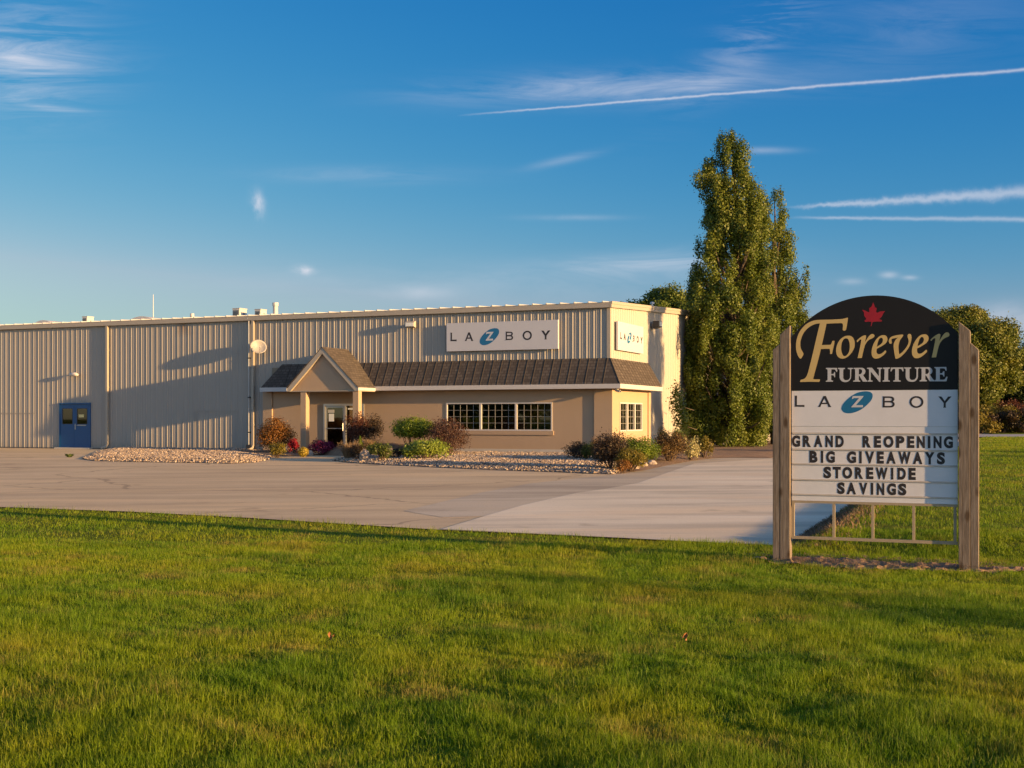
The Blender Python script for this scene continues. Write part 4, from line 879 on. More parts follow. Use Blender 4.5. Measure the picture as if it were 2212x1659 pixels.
def shrub(name, label, px, py, wpx, hpx, pal, leaf=.05, dens=1.0, nb=14, loose=.25, flat=.9, cat='shrub', spiky=0, base=.12, mat=None):
    t, s = plant_root(name, label, cat, px, py); w, h = wpx*s/2*1.2, hpx*s*1.14; rs = np.random.default_rng(int(px*7 + py))
    specs, tops = [], []
    for i in range(nb):
        a = 2*math.pi*i*.618 + rs.uniform(-.3, .3); k = math.sqrt((i + .5)/nb); hh = h*(base + (1 - base)*(.34 + .48*rs.random())*(1.08 - .38*k**2))
        c = (w*.68*k*math.cos(a), w*.62*k*math.sin(a), hh); rr = (.34 + .12*rs.random())
        specs.append((c, (w*rr, w*rr, h*rr*flat), max(20, int(520*dens*(w*w + w*h)/(leaf/.05)**2/nb*9)))); tops.append(c)
    P, N = blobs(specs, .6); P = P + rng.normal(0, loose*.10*min(w, h), P.shape); P[:, 2] = np.clip(P[:, 2], .015, h*1.08)
    N = N + np.array([0, 0, .25])
    k = rng.random(len(P)) < .10; cen = np.array([0, 0, h*.45]); P[k] = cen + (P[k] - cen)*rng.uniform(1.04, 1.24, (k.sum(), 1)); P[:, 2] = np.maximum(P[:, 2], .015)
    if spiky:
        k = rng.random(len(P)) < spiky; P[k, 2] += rng.random(k.sum())*h*.18
    me = leaf_mesh('foliage', P, leaf*rng.uniform(.7, 1.35, len(P)), N, .62, .6)
    link('foliage', me, mat or PAL[pal], t); twigs(t, tops); return t
def tuft(name, label, px, py, wpx, hpx, pal, n=420, width=.012, spread=.75, cat='ornamental grass', plume=None, lean=.5):
    t, s = plant_root(name, label, cat, px, py); w, h = wpx*s/2, hpx*s
    a = rng.uniform(0, 6.283, n); rr = np.sqrt(rng.random(n))*w*.45; L = h*rng.uniform(.6, 1.1, n); out = spread*rng.random(n)*w
    b = np.stack([rr*np.cos(a), rr*np.sin(a), np.zeros(n)], 1); d = np.stack([np.cos(a), np.sin(a), np.zeros(n)], 1)
    side = np.stack([-np.sin(a + .6), np.cos(a + .6), np.zeros(n)], 1)*width
    m1 = b + d*(out*.35)[:, None] + np.array([0, 0, 1])*(L*.62)[:, None]; tp = b + d*out[:, None] + np.array([0, 0, 1])*(L*(1 - .25*lean*rng.random(n)))[:, None]
    V = np.stack([b - side, b + side, m1 + side*.8, tp, m1 - side*.8], 1).reshape(-1, 3)
    link('foliage', np_mesh('foliage', V, np.arange(5*n), np.arange(0, 5*n, 5), np.full(n, 5), rng.random(n)), PAL[pal], t)
    if plume:
        k = rng.choice(n, n//5, replace=False); P = np.repeat(tp[k], 9, 0) + rng.normal(0, .022, (9*len(k), 3))*np.array([1, 1, 2.4])
        link('seed_heads', leaf_mesh('seed_heads', P, .045, rng.normal(size=P.shape), .4), PAL[plume], t)
    return t
def rock(name, label, px, py, wpx, hpx, group='boulders among the shrubs', seed=0, flat=False):
    p = ground(px, py); lx, ly = w2l(p.x, p.y); s = p.y/F; bm = bmesh.new(); bmesh.ops.create_icosphere(bm, subdivisions=3, radius=1)
    for v in bm.verts:
        n = v.co.normalized(); k = 1 + .28*mnoise.noise(n*1.6 + Vector((seed*3.1, 0, 0))) + .10*mnoise.noise(n*4.5 + Vector((seed, 2, 0)))
        v.co = Vector((n.x*k*wpx*s/2, n.y*k*wpx*s/2*(.7 if flat else .85), max(-.05, n.z*k*hpx*s*(.5 if flat else .62) + hpx*s*.38)))
    me = bpy.data.meshes.new(name); bm.to_mesh(me); bm.free()
    return link(name, me, M['stone'], label=label, cat='rock', group=group, loc=(p.x, p.y, bed_z(lx, ly) - .02), rz=TH, smooth=False)

# --- left of the porch
shrub('autumn_shrub', 'big orange and rust autumn shrub left of the porch post', 595, 981, 76, 57, 'autumn', .06, 1.2, 20, .35)
shrub('green_shrub', 'low yellow-green shrub at the foot of the orange autumn shrub', 598, 990, 38, 27, 'golden', .055, 1, 9)
shrub('mum_plant', 'bright red flower mound left of the door', 634, 984, 26, 25, 'red', .06, 1.5, 9, .2, cat='flowers')
def ball(name, label, px, py, d, pal, cat):
    t, s = plant_root(name, label, cat, px, py); r = d*s/2; P, N = blobs([((0, 0, r*.92), (r, r, r*.95), int(2600*max(.4, r*2)))], .86)
    link('foliage', leaf_mesh('foliage', P, .042, N, .8, .4), PAL[pal], t); twigs(t, [(0, 0, r)], .02)
ball('mum_plant', 'round yellow flower ball below the red flower mound', 655, 988, 22, 'yellow', 'flowers')
rock('boulder', 'small round tan boulder right of the yellow flower ball', 670.5, 985, 13, 11.5, seed=3)
rock('boulder', 'round grey boulder left of the yellow flower ball', 633, 983, 14, 10, seed=8)
tuft('conifer_shrub', 'small dark green upright bush right of the left porch post', 667, 976, 14, 31, 'blade', 260, .02, .5, 'shrub')
shrub('low_shrub', 'low dark green bush between the yellow ball and the purple flowers', 657, 974, 20, 20, 'olive', .045, 1, 6)
shrub('mum_plant', 'wide purple flower mound beside the entrance door', 694, 984, 50, 25, 'purple', .06, 1.6, 12, .2, cat='flowers')
# --- island right of the door
shrub('redbrown_shrub', 'tall red-brown shrub in front of the right porch post', 772, 984, 56, 58, 'redbrown', .055, .9, 13, .4)
shrub('redbrown_shrub', 'olive-brown shrub right of the red-brown one, against the tan wall', 803, 983, 52, 52, 'dark', .055, .8, 12, .4)
def cone(name, label, px, py, wpx, hpx, pal):
    t, s = plant_root(name, label, 'shrub', px, py); h = hpx*s; w = wpx*s/2; n = 1500
    z = rng.random(n)**1.5*h; a = rng.uniform(0, 6.283, n); r = w*(1 - z/h)**.8*rng.uniform(.75, 1.08, n); P = np.stack([r*np.cos(a), r*np.sin(a), z + .02], 1)
    link('foliage', leaf_mesh('foliage', P, .05, np.stack([np.cos(a), np.sin(a), .3 + 0*a], 1), .4, .5), PAL[pal], t); twigs(t, [(0, 0, h*.8)], .02)
cone('conifer_shrub', 'small bright green cone-shaped conifer in front of the red-brown shrub', 778, 989, 20, 40, 'conif')
tuft('ornamental_grass', 'dry brown feathery clump at the left tip of the shrub island', 755, 996, 44, 34, 'straw', 520, .012, .9, plume='straw')
tuft('ornamental_grass', 'dry brown grass clump behind the tan boulder', 800, 988, 52, 33, 'straw', 520, .012, .9, plume='straw')
shrub('low_shrub', 'dark low brown shrub left of the tan boulder', 772, 998, 36, 27, 'dark', .05, .9, 8)
shrub('low_shrub', 'bright green low shrub right of the tan boulder', 824, 1001, 44, 29, 'olive', .055, 1.1, 11)
shrub('low_shrub', 'green shrub behind the bright green low shrub', 810, 990, 48, 20, 'olive', .05, .8, 9)
rock('boulder', 'rough tan boulder among the low shrubs of the island', 787, 998, 24, 22, seed=5)
for i, (px, py, w, h) in enumerate(((832, 989, 50, 17), (862, 989, 40, 14), (806, 989, 26, 14), (922, 989, 44, 14))):
    rock('flagstone', ['long pale flagstone on the mound left of the clipped bush', 'pale flagstone directly under the clipped bush', 'small pale flagstone at the left end of the stone edge', 'pale flagstone left of the bronze shrub'][i], px, py, w, h, 'flagstones edging the mound', 20 + i, True)
shrub('clipped_bush', 'umbrella-shaped clipped green bush on bare trunks, above the flagstones', 892, 987, 84, 64, 'green', .06, 1.7, 19, .12, .62, base=.50)
shrub('low_shrub', 'brown dry shrub in front of the flagstones', 866, 996, 56, 17, 'dark', .05, .9, 9)
shrub('bronze_shrub', 'loose bronze-leaved shrub left of the long window', 966, 989, 88, 62, 'bronze', .05, .9, 17, .65)
shrub('variegated_shrub', 'wide lime and white variegated shrub at the gravel edge', 920, 999, 88, 36, 'lime', .065, 1.5, 15, .3)
rock('boulder', 'small grey boulder left of the variegated shrub', 870, 999, 14, 9, seed=12)
# --- right bed at the corner
shrub('low_shrub', 'dark low juniper on the gravel near the store corner', 1254, 999, 60, 30, 'dark', .05, 1, 11, .4)
shrub('low_shrub', 'green low shrub right of the dark juniper', 1272, 1000, 36, 30, 'olive', .05, 1, 8, .4)
tuft('tall_perennial', 'thin brown plume plant standing against the corner pilaster', 1286, 1000, 24, 46, 'straw', 220, .012, .6, 'plant', 'straw')
shrub('bronze_shrub', 'dark bronze shrub at the gravel tip by the corner', 1320, 1018, 78, 62, 'dark', .05, 1.4, 16, .5, spiky=.15)
shrub('green_shrub', 'large soft green shrub in front of the side window', 1380, 1004, 82, 47, 'conif', .05, 1.3, 15, .3)
shrub('golden_shrub', 'golden-green low shrub in front of the soft green one', 1364, 1020, 64, 42, 'golden', .05, 1.2, 11, .35)
shrub('golden_shrub', 'rusty low shrub at the concrete edge by the gravel tip', 1346, 1024, 34, 25, 'autumn', .05, 1, 8, .35)
shrub('red_plant', 'small red-leaved plant between the soft green and brown shrubs', 1407, 1001, 16, 24, 'red', .05, .8, 6, .3)
tuft('tall_perennial', 'tall thin green spires below the side window', 1347, 1004, 26, 56, 'blade', 90, .014, .8, 'plant')
for i, (px, py, w, h) in enumerate(((1372, 1016, 22, 12), (1390, 1012, 20, 10), (1408, 1008, 22, 10))):
    rock('boulder', ['pale boulder at the concrete edge nearest the gravel tip', 'middle one of the three pale boulders at the concrete edge', 'pale boulder at the concrete edge below the red plant'][i], px, py, w, h, 'pale boulders along the concrete edge', 30 + i)
shrub('brown_shrub', 'large rust-brown rounded shrub at the concrete edge', 1446, 1001, 78, 50, 'rust', .055, 1.1, 16, .35)
shrub('olive_shrub', 'olive-gold shrub against the side wall left of the grass', 1421, 975, 46, 42, 'golden', .055, 1, 11, .4)
tuft('tall_grass', 'tall green grass clump in front of the sunlit side wall', 1462, 972, 62, 48, 'blade', 700, .016, .9, plume=None)
shrub('flowering_shrub', 'pale cream-flowered bush at the concrete edge', 1492, 996, 40, 42, 'pale', .06, 1.2, 12, .35)
shrub('olive_shrub', 'olive-brown round shrub at the end of the row by the mulch', 1522, 992, 36, 38, 'golden', .05, 1, 10, .35)
tuft('weed', 'small weed tuft on the asphalt left of the gravel bed', 150, 989, 18, 8, 'blade', 90, .02, .9, 'weed')

# --- trees
def trunk_mesh(h, r0, limbs, seed):
    rs = np.random.default_rng(seed); m = MB()
    m.tube([(0, 0, -.2), (.02, .0, h*.3), (.06*rs.normal(), .06*rs.normal(), h*.65), (.1*rs.normal(), .1*rs.normal(), h)], [r0*1.25, r0, r0*.6, r0*.12], 9)
    for b, e in limbs: 
        b, e = Vector(b), Vector(e); th = r0*(.07 if b.xy.length > .05 else .30 if (e - b).length < 2.4 or e.z > b.z + 1.5 else .13); m.tube([b, (b + e)*.5 + Vector(((e.x - b.x)*.15, (e.y - b.y)*.15, -.1)), e], [th, th*.6, th*.2], 6)
    return m
def columnar(name, label, loc, H, env, leaf=.15, nplume=120, per=260, seed=1, group=None, extra=(), clip_lx=None):
    """upswept plumes of leaves round a trunk; env = [(height, radius)]"""
    rs = np.random.default_rng(seed); t = thing(name, label, 'tree', loc, 0, group)
    hs = [e[0] for e in env]; rr_ = [e[1] for e in env]; specs, limbs = [], []
    cxs = [e[2] if len(e) > 2 else 0 for e in env]; zz = np.linspace(hs[0], hs[-1], 200); wgt = np.interp(zz, hs, rr_)**1.3; wgt /= wgt.sum()
    for i in range(nplume):
        z = rs.choice(zz, p=wgt); Rr_ = np.interp(z, hs, rr_); a = rs.uniform(0, 6.283); k = math.sqrt(rs.uniform(.25, 1))*(.86 if i % 6 else 1.05)
        c = (Rr_*k*math.cos(a) + np.interp(z, hs, cxs), Rr_*k*math.sin(a), z); w = rs.uniform(.22, .50)*(1 if i % 6 else .6)*(.55 + .45*min(1, Rr_/2.2)); L = rs.uniform(.40, .95)*(.6 + .4*min(1, Rr_/1.6))
        L = min(L, max(.4, H - z)); specs.append((c, (w, w, L), int(per*w*L/.42)))
        if i % 3 == 0: limbs.append(((0, 0, max(.9, z - 2.2)), (c[0]*.9, c[1]*.9, z)))
    for c, r in extra: specs.append((c, r, int(per*r[0]*r[2]/.35))); limbs.append(((c[0]*.72, c[1]*.72, c[2] - .5), c))
    P, N = blobs(specs, .5, .3); P = P + rng.normal(0, .07, P.shape); N = N*np.array([1, 1, .6]) + np.array([0, 0, .25])
    keep = P[:, 2] > .12
    if clip_lx is not None: keep &= (P[:, 2] > 7.3) | ((P[:, 0] + loc[0] - C0.x)*CA + (P[:, 1] + loc[1] - C0.y)*SA > clip_lx)
    P, N = P[keep], N[keep]
    link('crown', leaf_mesh('crown', P, leaf*rng.uniform(.65, 1.3, len(P)), N, .6, .36), OAK, t)
    trunk_mesh(H*.86, .24, limbs, seed).build('trunk', M['bark'], t); return t
ENV1 = [(.3, 1.6, -.2), (1.0, 2.25, -.3), (4, 2.6, -.35), (6.7, 2.5, -.3), (7.8, 2.2, -.25), (9.9, 2.0, 0), (11.2, 1.85, .1), (12.1, 1.6, .05), (13.1, 1.2, -.3), (14.2, .85, -.3), (15.2, .40, -.25), (15.7, .12, -.1)]
ENV2 = [(.3, 1.7, -.2), (4, 2.05, 0), (7, 1.85, .05), (9, 1.65, -.1), (10.4, 1.45, -.25), (11.5, 1.2, -.3), (12.7, .75, -.2), (13.5, .15, 0)]
t1 = Vector(((1584 - CX)/F*60.4, 60.4, .05)); bly, bz = hit_side(1463, 862, 1.0); br_ = l2w(1.0, bly, bz) - t1; bly, bz = hit_side(1472, 905, 1.0); br2 = l2w(1.0, bly, bz) - t1; t2 = Vector(((1676 - CX)/F*65.5, 65.5, .05))
columnar('columnar_tree', 'tallest narrow leafy tree beside the sunlit side wall', t1, 15.9, ENV1, .11, 430, 900, 3, 'columnar trees along the side wall', [(tuple(br_), (.36, .4, .75)), (tuple(br2), (.4, .4, .6)), ((-1.75, -.5, 13.1), (.35, .35, .5)), ((-.45, .3, 14.9), (.45, .5, .8)), ((.35, -.3, 14.4), (.5, .5, .9))], .12)
columnar('columnar_tree', 'lower narrow tree just behind and right of the tallest one', t2, 13.8, ENV2, .11, 310, 800, 9, 'columnar trees along the side wall', [], .12)
pw = l2w(0, 7.05) + Vector((.852, -.523, 0))*24
columnar('columnar_tree', 'slim tree beyond the right edge of the view, shading a strip of the side wall', Vector((pw.x, pw.y, .1)), 15.0, [(.6, 1.05), (4, 1.25), (10, 1.25), (13, 1.0), (14.8, .4)], .16, 190, 340, 21, 'columnar trees along the side wall')
def round_tree(name, label, loc, H, W, mat, leaf=.22, nb=70, per=230, seed=1, zlow=.25, group=None, conic=0):
    rs = np.random.default_rng(seed); t = thing(name, label, 'tree', loc, rs.uniform(0, 6), group); specs, limbs = [], []
    for i in range(nb):
        d = rs.normal(size=3); d /= np.linalg.norm(d); k = .72 + .28*rs.random(); zc_ = H*(zlow + (1 - zlow)*.5); hz = H*(1 - zlow)*.5
        z = zc_ + d[2]*hz*k*.9; sc_ = 1 - conic*max(0, (z/H - .2))
        c = (d[0]*W/2*k*.85*sc_, d[1]*W/2*k*.85*sc_, z); r = W*rs.uniform(.085, .15)*(.6 + .4*sc_); specs.append((c, (r, r, r*rs.uniform(.7, 1.1)), int(per*r*r/.35)))
        if i % 4 == 0: limbs.append(((0, 0, H*.25), (c[0]*.9, c[1]*.9, c[2])))
    P, N = blobs(specs, .4); P = P + rng.normal(0, .1, P.shape)
    link('crown', leaf_mesh('crown', P, leaf*rng.uniform(.7, 1.3, len(P)), N + np.array([0, 0, .3]), .65, .7), mat, t)
    trunk_mesh(H*.8, H*.025, limbs, seed).build('trunk', M['bark'], t); return t
def at(px, Y, z=.2): return Vector(((px - CX)/F*Y, Y, z))
round_tree('broadleaf_tree', 'rounded yellowing tree rising behind the store roof left of the tall narrow tree', at(1424, 100), 12.2, 9.0, OAK, .2, 100, 420, 5)
round_tree('broadleaf_tree', 'large yellow-green tree right of the sign across the lawn', at(2080, 116), 11.9, 11.2, MAPLE, .22, 110, 430, 6, .12)
round_tree('broadleaf_tree', 'dark tree standing behind the large yellow-green tree, right of the sign', at(2150, 132), 9.2, 9, DARKG, .28, 70, 260, 8, .08)
round_tree('conifer_tree', 'dark pointed evergreen at the right edge of the view', at(2222, 128), 9.3, 9, DARKG, .26, 70, 300, 9, .05, None, .75)
round_tree('broadleaf_tree', 'yellow-green tree mostly hidden behind the sign', at(1985, 124), 10.2, 9, MAPLE, .26, 80, 280, 12, .1)
round_tree('broadleaf_tree', 'tree fully hidden behind the left half of the sign board', at(1835, 121), 8.8, 8.5, OAK, .24, 80, 280, 14, .1)
round_tree('broadleaf_tree', 'tree fully hidden behind the middle of the sign board', at(1905, 127), 9.6, 9, MAPLE, .24, 80, 280, 15, .1)
BUSHES = [(2120, 106, 2.4, 3.4, 'golden', 'tan-leaved roadside bush directly right of the sign post'), (2142, 108, 3.0, 3.6, 'golden', 'tallest tan bush in the roadside bush row'), (2164, 107, 2.2, 3.2, 'dark', 'dark bush between the tan and the rusty roadside bushes'),
          (2186, 108, 2.3, 3.4, 'golden', 'golden roadside bush near the right edge of the view'), (2206, 109, 3.4, 3.8, 'redbrown', 'rusty bush at the right edge of the view, under the evergreen'), (2232, 107, 2.6, 4, 'dark', 'dark roadside bush cut by the right edge of the view'), (2090, 108, 2.4, 4, 'dark', 'dark roadside bush behind the right sign post'), (2050, 110, 2.6, 5, 'dark', 'dark roadside bush hidden behind the sign board')]
for i, (px, Y, h, w, pal, lab) in enumerate(BUSHES):
    t = thing('roadside_bush', lab, 'bush', at(px, Y, .2), 0, 'bushes along the far road'); rs = np.random.default_rng(40 + i)
    sp_ = [((rs.uniform(-.4, .4)*w, rs.uniform(-.4, .4)*w, h*rs.uniform(.15, .72)), (w*.2, w*.2, h*.22), 260) for _ in range(14)]
    P, N = blobs(sp_, .4); P[:, 2] = np.maximum(P[:, 2], .02); link('foliage', leaf_mesh('foliage', P, .17, N + np.array([0, 0, .3]), .6), PAL[pal], t); twigs(t, [s_[0] for s_ in sp_], .04)
rock('boulder', 'small pale stone across the far lawn, nearest the right picture edge', 2186, 944, 10, 6, 'pale stones across the lawn', 51)
rock('boulder', 'small pale stone at the far edge of the lawn, nearer the sign', 2145, 943, 12, 4, 'pale stones across the lawn', 52)
# trees beyond the right edge that shade the lawn
round_tree('young_tree', 'small young tree on the lawn beyond the right edge, nearest the viewer', Vector((27.5, -1.2, -.1)), 4.1, 3.6, MAPLE, .16, 30, 80, 31, .25)
round_tree('young_tree', 'young tree on the far lawn beyond the right edge', Vector((49, 24.5, .15)), 5.0, 3.2, MAPLE, .18, 44, 260, 32, .3)
round_tree('young_tree', 'farther young tree on the lawn beyond the right edge', Vector((52, 34, .15)), 4.8, 2.2, MAPLE, .18, 40, 260, 33, .3)
# woodland across the road behind the viewer (mirrored in the shop windows)
sp_ = []
for i in range(150):
    x = rng.uniform(-150, 70); y = -62 - rng.uniform(0, 14); r = rng.uniform(2.2, 4); sp_.append(((x, y, rng.uniform(1.5, 9)), (r, r, r), 260))
P, N = blobs(sp_, .5); link('woodland', leaf_mesh('woodland', P, .9, N, .7), MAPLE, label='dense leafy woodland across the road facing the store', cat='woodland', kind='stuff')
# a couple of fallen leaves
def fallen(px, py, label):
    p = ground(px, py); m = MB(); n = 9
    vs = [(0, 0, .012)] + [(.024*math.cos(a)*(1 + .35*math.cos(5*a)), .02*math.sin(a)*(1 + .35*math.cos(5*a)), .03*math.cos(2*a) + .02) for a in np.linspace(0, 6.283, 21)[:-1]]
    m.add(vs, [(0, i + 1, (i + 1) % 20 + 1) for i in range(20)]); o = m.build('fallen_leaf', LEAFM, None, label=label, cat='leaf', group='fallen leaves on the lawn', loc=(p.x, p.y, p.z + .055)); o.rotation_euler = (.5, .3, px)
LEAFM = plain('fallen_leaf_tan', (.26, .10, .035), .7)
fallen(1478, 1394, 'orange-tan fallen leaf on the grass left of the sign'); fallen(716, 1392, 'rusty fallen leaf sunk in the grass at mid lawn')

# ================================================================== GRASS
def lawn_mask(x, y):
    dx, dy = x - C0.x, y - C0.y; lx, ly = dx*CA + dy*SA, -dx*SA + dy*CA
    wob = .10*np.sin(lx*2.3) + .06*np.sin(lx*6.1 + 1) + .05*np.sin(lx*13.7)
    wob2 = .10*np.sin(ly*2.1) + .06*np.sin(ly*5.3 + 1)
    front = ly < front_edge(lx) + .02 + wob*.6; right = (lx > EDGE + .03 + wob2*.6)
    return front | right, lx, ly
def grass(name, n, y0, y1, pw_, wid, hgt, label, simple=False):
    # density ~ Y^-pw_, sampled in the wedge of ground around the view
    Y = np.linspace(y0, y1, 400); w = (.46*Y + 1.6)*Y**-pw_; cdf = np.cumsum(w); cdf /= cdf[-1]
    y = np.interp(rng.random(n), cdf, Y) + rng.uniform(-.03, .03, n); x = rng.uniform(-1, 1, n)*(.46*y + 1.6)
    m, lx, ly = lawn_mask(x, y); x, y, lx, ly = x[m], y[m], lx[m], ly[m]
    ins = poly_in(lx, ly, SOIL_L); k = ~ins | (rng.random(len(x)) < .16); x, y, lx, ly = x[k], y[k], lx[k], ly[k]; n = len(x)
    # clumps: thin out in patches, taller in tufts
    p1 = np.sin(x*2.9 + 1.3*np.sin(y*2.1)) + np.sin(y*3.3 + 1.7*np.sin(x*1.9)); p2 = np.sin(x*7.1 + 2*np.sin(y*5)) * np.sin(y*6.3 + 2*np.sin(x*4.4)); p3 = np.sin(x*.9 + 2*np.sin(y*.6)) + np.sin(y*1.1)
    keep = rng.random(n) < np.clip(.74 + .34*p2 + .10*p1, .05, 1); x, y, lx, ly, p1, p2, p3 = [v[keep] for v in (x, y, lx, ly, p1, p2, p3)]; n = len(x)
    z = g_local(lx, ly); edge = np.minimum(np.abs(ly - front_edge(lx)), np.where(ly > -28, np.abs(lx - EDGE), 9)); tall = 1 + .5*np.exp(-(edge/.12)**2)
    L = hgt*rng.uniform(.5, 1.4, n)*(1 + .16*p1 + .26*p2 + .12*p3)*tall; L = np.clip(L, .018, .17); scl = 1 + np.maximum(0, (y - 6)/10)*.75
    a = rng.uniform(0, 6.283, n); W = wid*scl*rng.uniform(.6, 1.25, n); lean = np.abs(rng.normal(.42, .30, n))
    d = np.stack([np.cos(a), np.sin(a), 0*a], 1); sd_ = rng.uniform(0, 6.283, n); s = np.stack([np.cos(sd_), np.sin(sd_), 0*a], 1)*(W/2)[:, None]
    b = np.stack([x, y, z], 1); up = np.array([0, 0, 1.])
    mid = b + up*(L*.62*np.cos(lean*.6))[:, None] + d*(L*.55*np.sin(lean*.6))[:, None]; tip = mid + up*(L*.42*np.cos(lean*1.9))[:, None] + d*(L*.45*np.sin(lean*1.9))[:, None]
    if simple:
        V = np.stack([b - s, b + s, tip], 1).reshape(-1, 3)
        link(name, np_mesh(name, V, np.arange(3*n), np.arange(0, 3*n, 3), np.full(n, 3), rng.random(n)), M['blade'], label=label, cat='grass', kind='stuff'); print(name, n); return
    V = np.stack([b - s, b + s, mid + s*.8, mid - s*.8, tip], 1).reshape(-1, 3)
    i0 = 5*np.arange(n)[:, None]; lo = np.concatenate([i0 + np.array([[0, 1, 2, 3]]), i0 + np.array([[3, 2, 4]])], 1).reshape(-1)
    tot = np.tile([4, 3], n); st = np.concatenate([[0], np.cumsum(tot)[:-1]]); r = np.repeat(rng.random(n), 2)
    link(name, np_mesh(name, V, lo, st, tot, r), M['blade'], label=label, cat='grass', kind='stuff'); print(name, n)
grass('grass', 560000, 4.4, 9, .9, .0034, .064, 'mown green lawn grass with dark gaps, nearest the viewer')
grass('grass', 800000, 9, 20, 1.2, .0042, .060, 'sunlit mown lawn with straw patches, middle of the front lawn', True)
grass('grass', 620000, 20, 86, 1.5, .0044, .060, 'lawn along the drive and far behind the sign', True)
# dry tufts along the drive edge
n = 15000; ly = rng.uniform(-27.9, -6, n); lx = EDGE - .03 + np.abs(rng.normal(.15, .36, n)); z = g_local(lx, ly); x = C0.x + lx*CA - ly*SA; y = C0.y + lx*SA + ly*CA
a = rng.uniform(0, 6.283, n); L = rng.uniform(.05, .15, n); s = np.stack([np.cos(a), np.sin(a), 0*a], 1)*.008; b = np.stack([x, y, z], 1); d = np.stack([np.cos(a + 1), np.sin(a + 1), 0*a], 1)
tip = b + np.array([0, 0, 1.])*(L*.6)[:, None] + d*(L*.8)[:, None]; mid = b + np.array([0, 0, 1.])*(L*.5)[:, None] + d*(L*.25)[:, None]
V = np.stack([b - s, b + s, mid + s*.8, tip, mid - s*.8], 1).reshape(-1, 3)
link('dry_grass', np_mesh('dry_grass', V, np.arange(5*n), np.arange(0, 5*n, 5), np.full(n, 5), rng.random(n)), PAL['straw'], label='dry straw-coloured grass along the right edge of the concrete drive', cat='grass', kind='stuff')
n = 2600; q = rng.choice(len(SOIL), n); k = np.sqrt(rng.random(n)); sx2 = np.array([SOIL[i][0] for i in q])*k; sy2 = np.array([SOIL[i][1] for i in q])*k
x = so_.x + sx2*scx - sy2*ssx; y = so_.y + sx2*ssx + sy2*scx; z = np.full(n, SZ + .07); a = rng.uniform(0, 6.283, n); L = rng.uniform(.04, .13, n)
s = np.stack([np.cos(a), np.sin(a), 0*a], 1)*.004; b = np.stack([x, y, z], 1); d = np.stack([np.cos(a + 1), np.sin(a + 1), 0*a], 1); tip = b + d*L[:, None] + np.array([0, 0, 1.])*(rng.uniform(-.01, .04, n))[:, None]
V = np.stack([b - s, b + s, tip], 1).reshape(-1, 3)
link('straw_litter', np_mesh('straw_litter', V, np.arange(3*n), np.arange(0, 3*n, 3), np.full(n, 3), rng.random(n)), PAL['straw'], label='dry straw and clippings on the bare soil under the sign', cat='straw', kind='stuff')

# ================================================================== LIGHT, SKY, CAMERA
SUN_AZ = Vector((.852, -.523)); EL = R(7.4)
k_ = 7.6; hv = Vector((CA*k_ + SA*1.0, SA*k_ - CA*1.0)).normalized()     # direction towards the sun on the ground
sun = bpy.data.lights.new('sun', 'SUN'); sun.energy = 3.9; sun.angle = R(.53); sun.color = (1, .61, .24)
so = bpy.data.objects.new('sun', sun); COL.objects.link(so)
sd = Vector((hv.x*math.cos(EL), hv.y*math.cos(EL), math.sin(EL))); so.rotation_euler = sd.to_track_quat('Z', 'Y').to_euler(); so.location = (30, -20, 30)
W = bpy.data.worlds.new('World'); sc.world = W; W.use_nodes = True; nt = W.node_tree; nt.nodes.clear()
q = NT.__new__(NT); q.t = nt; q.out = nt.nodes.new('ShaderNodeOutputWorld')
sky = q.n('ShaderNodeTexSky', sky_type='NISHITA', sun_disc=False); sky.sun_elevation = EL; sky.sun_rotation = math.atan2(hv.x, hv.y)
sky.altitude = 200; sky.air_density = 1.0; sky.dust_density = .6; sky.ozone_density = 2.5
dirn = q.n('ShaderNodeTexCoord').outputs['Generated']; sp3 = q.n('ShaderNodeSeparateXYZ'); q.set(sp3.inputs[0], dirn)
yy = q.math('MAXIMUM', sp3.outputs[1], .05); U = q.math('DIVIDE', sp3.outputs[0], yy); Vv = q.math('DIVIDE', sp3.outputs[2], yy)
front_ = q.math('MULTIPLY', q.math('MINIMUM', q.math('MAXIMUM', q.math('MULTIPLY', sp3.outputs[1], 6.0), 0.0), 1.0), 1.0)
cmb = q.n('ShaderNodeCombineXYZ'); q.set(cmb.inputs[0], U); q.set(cmb.inputs[1], Vv)
def nz(scale, sx=1, sy=1, rot=0, detail=5, rough=.6, dist=0):
    mp = q.n('ShaderNodeMapping'); q.set(mp.inputs[0], cmb.outputs[0]); mp.inputs['Scale'].default_value = (sx, sy, 1); mp.inputs['Rotation'].default_value = (0, 0, rot); return q.noise(mp.outputs[0], scale, detail, rough, dist)
wisp = nz(7, 1, 6.5, -.12, 9, .66, .8); fine = nz(45, 1, 1, 0, 4, .6); soft = nz(9, 1, 2.2, -.1, 6, .6, .4); ragg = nz(150, 1, 1, 0, 2)
masks = []
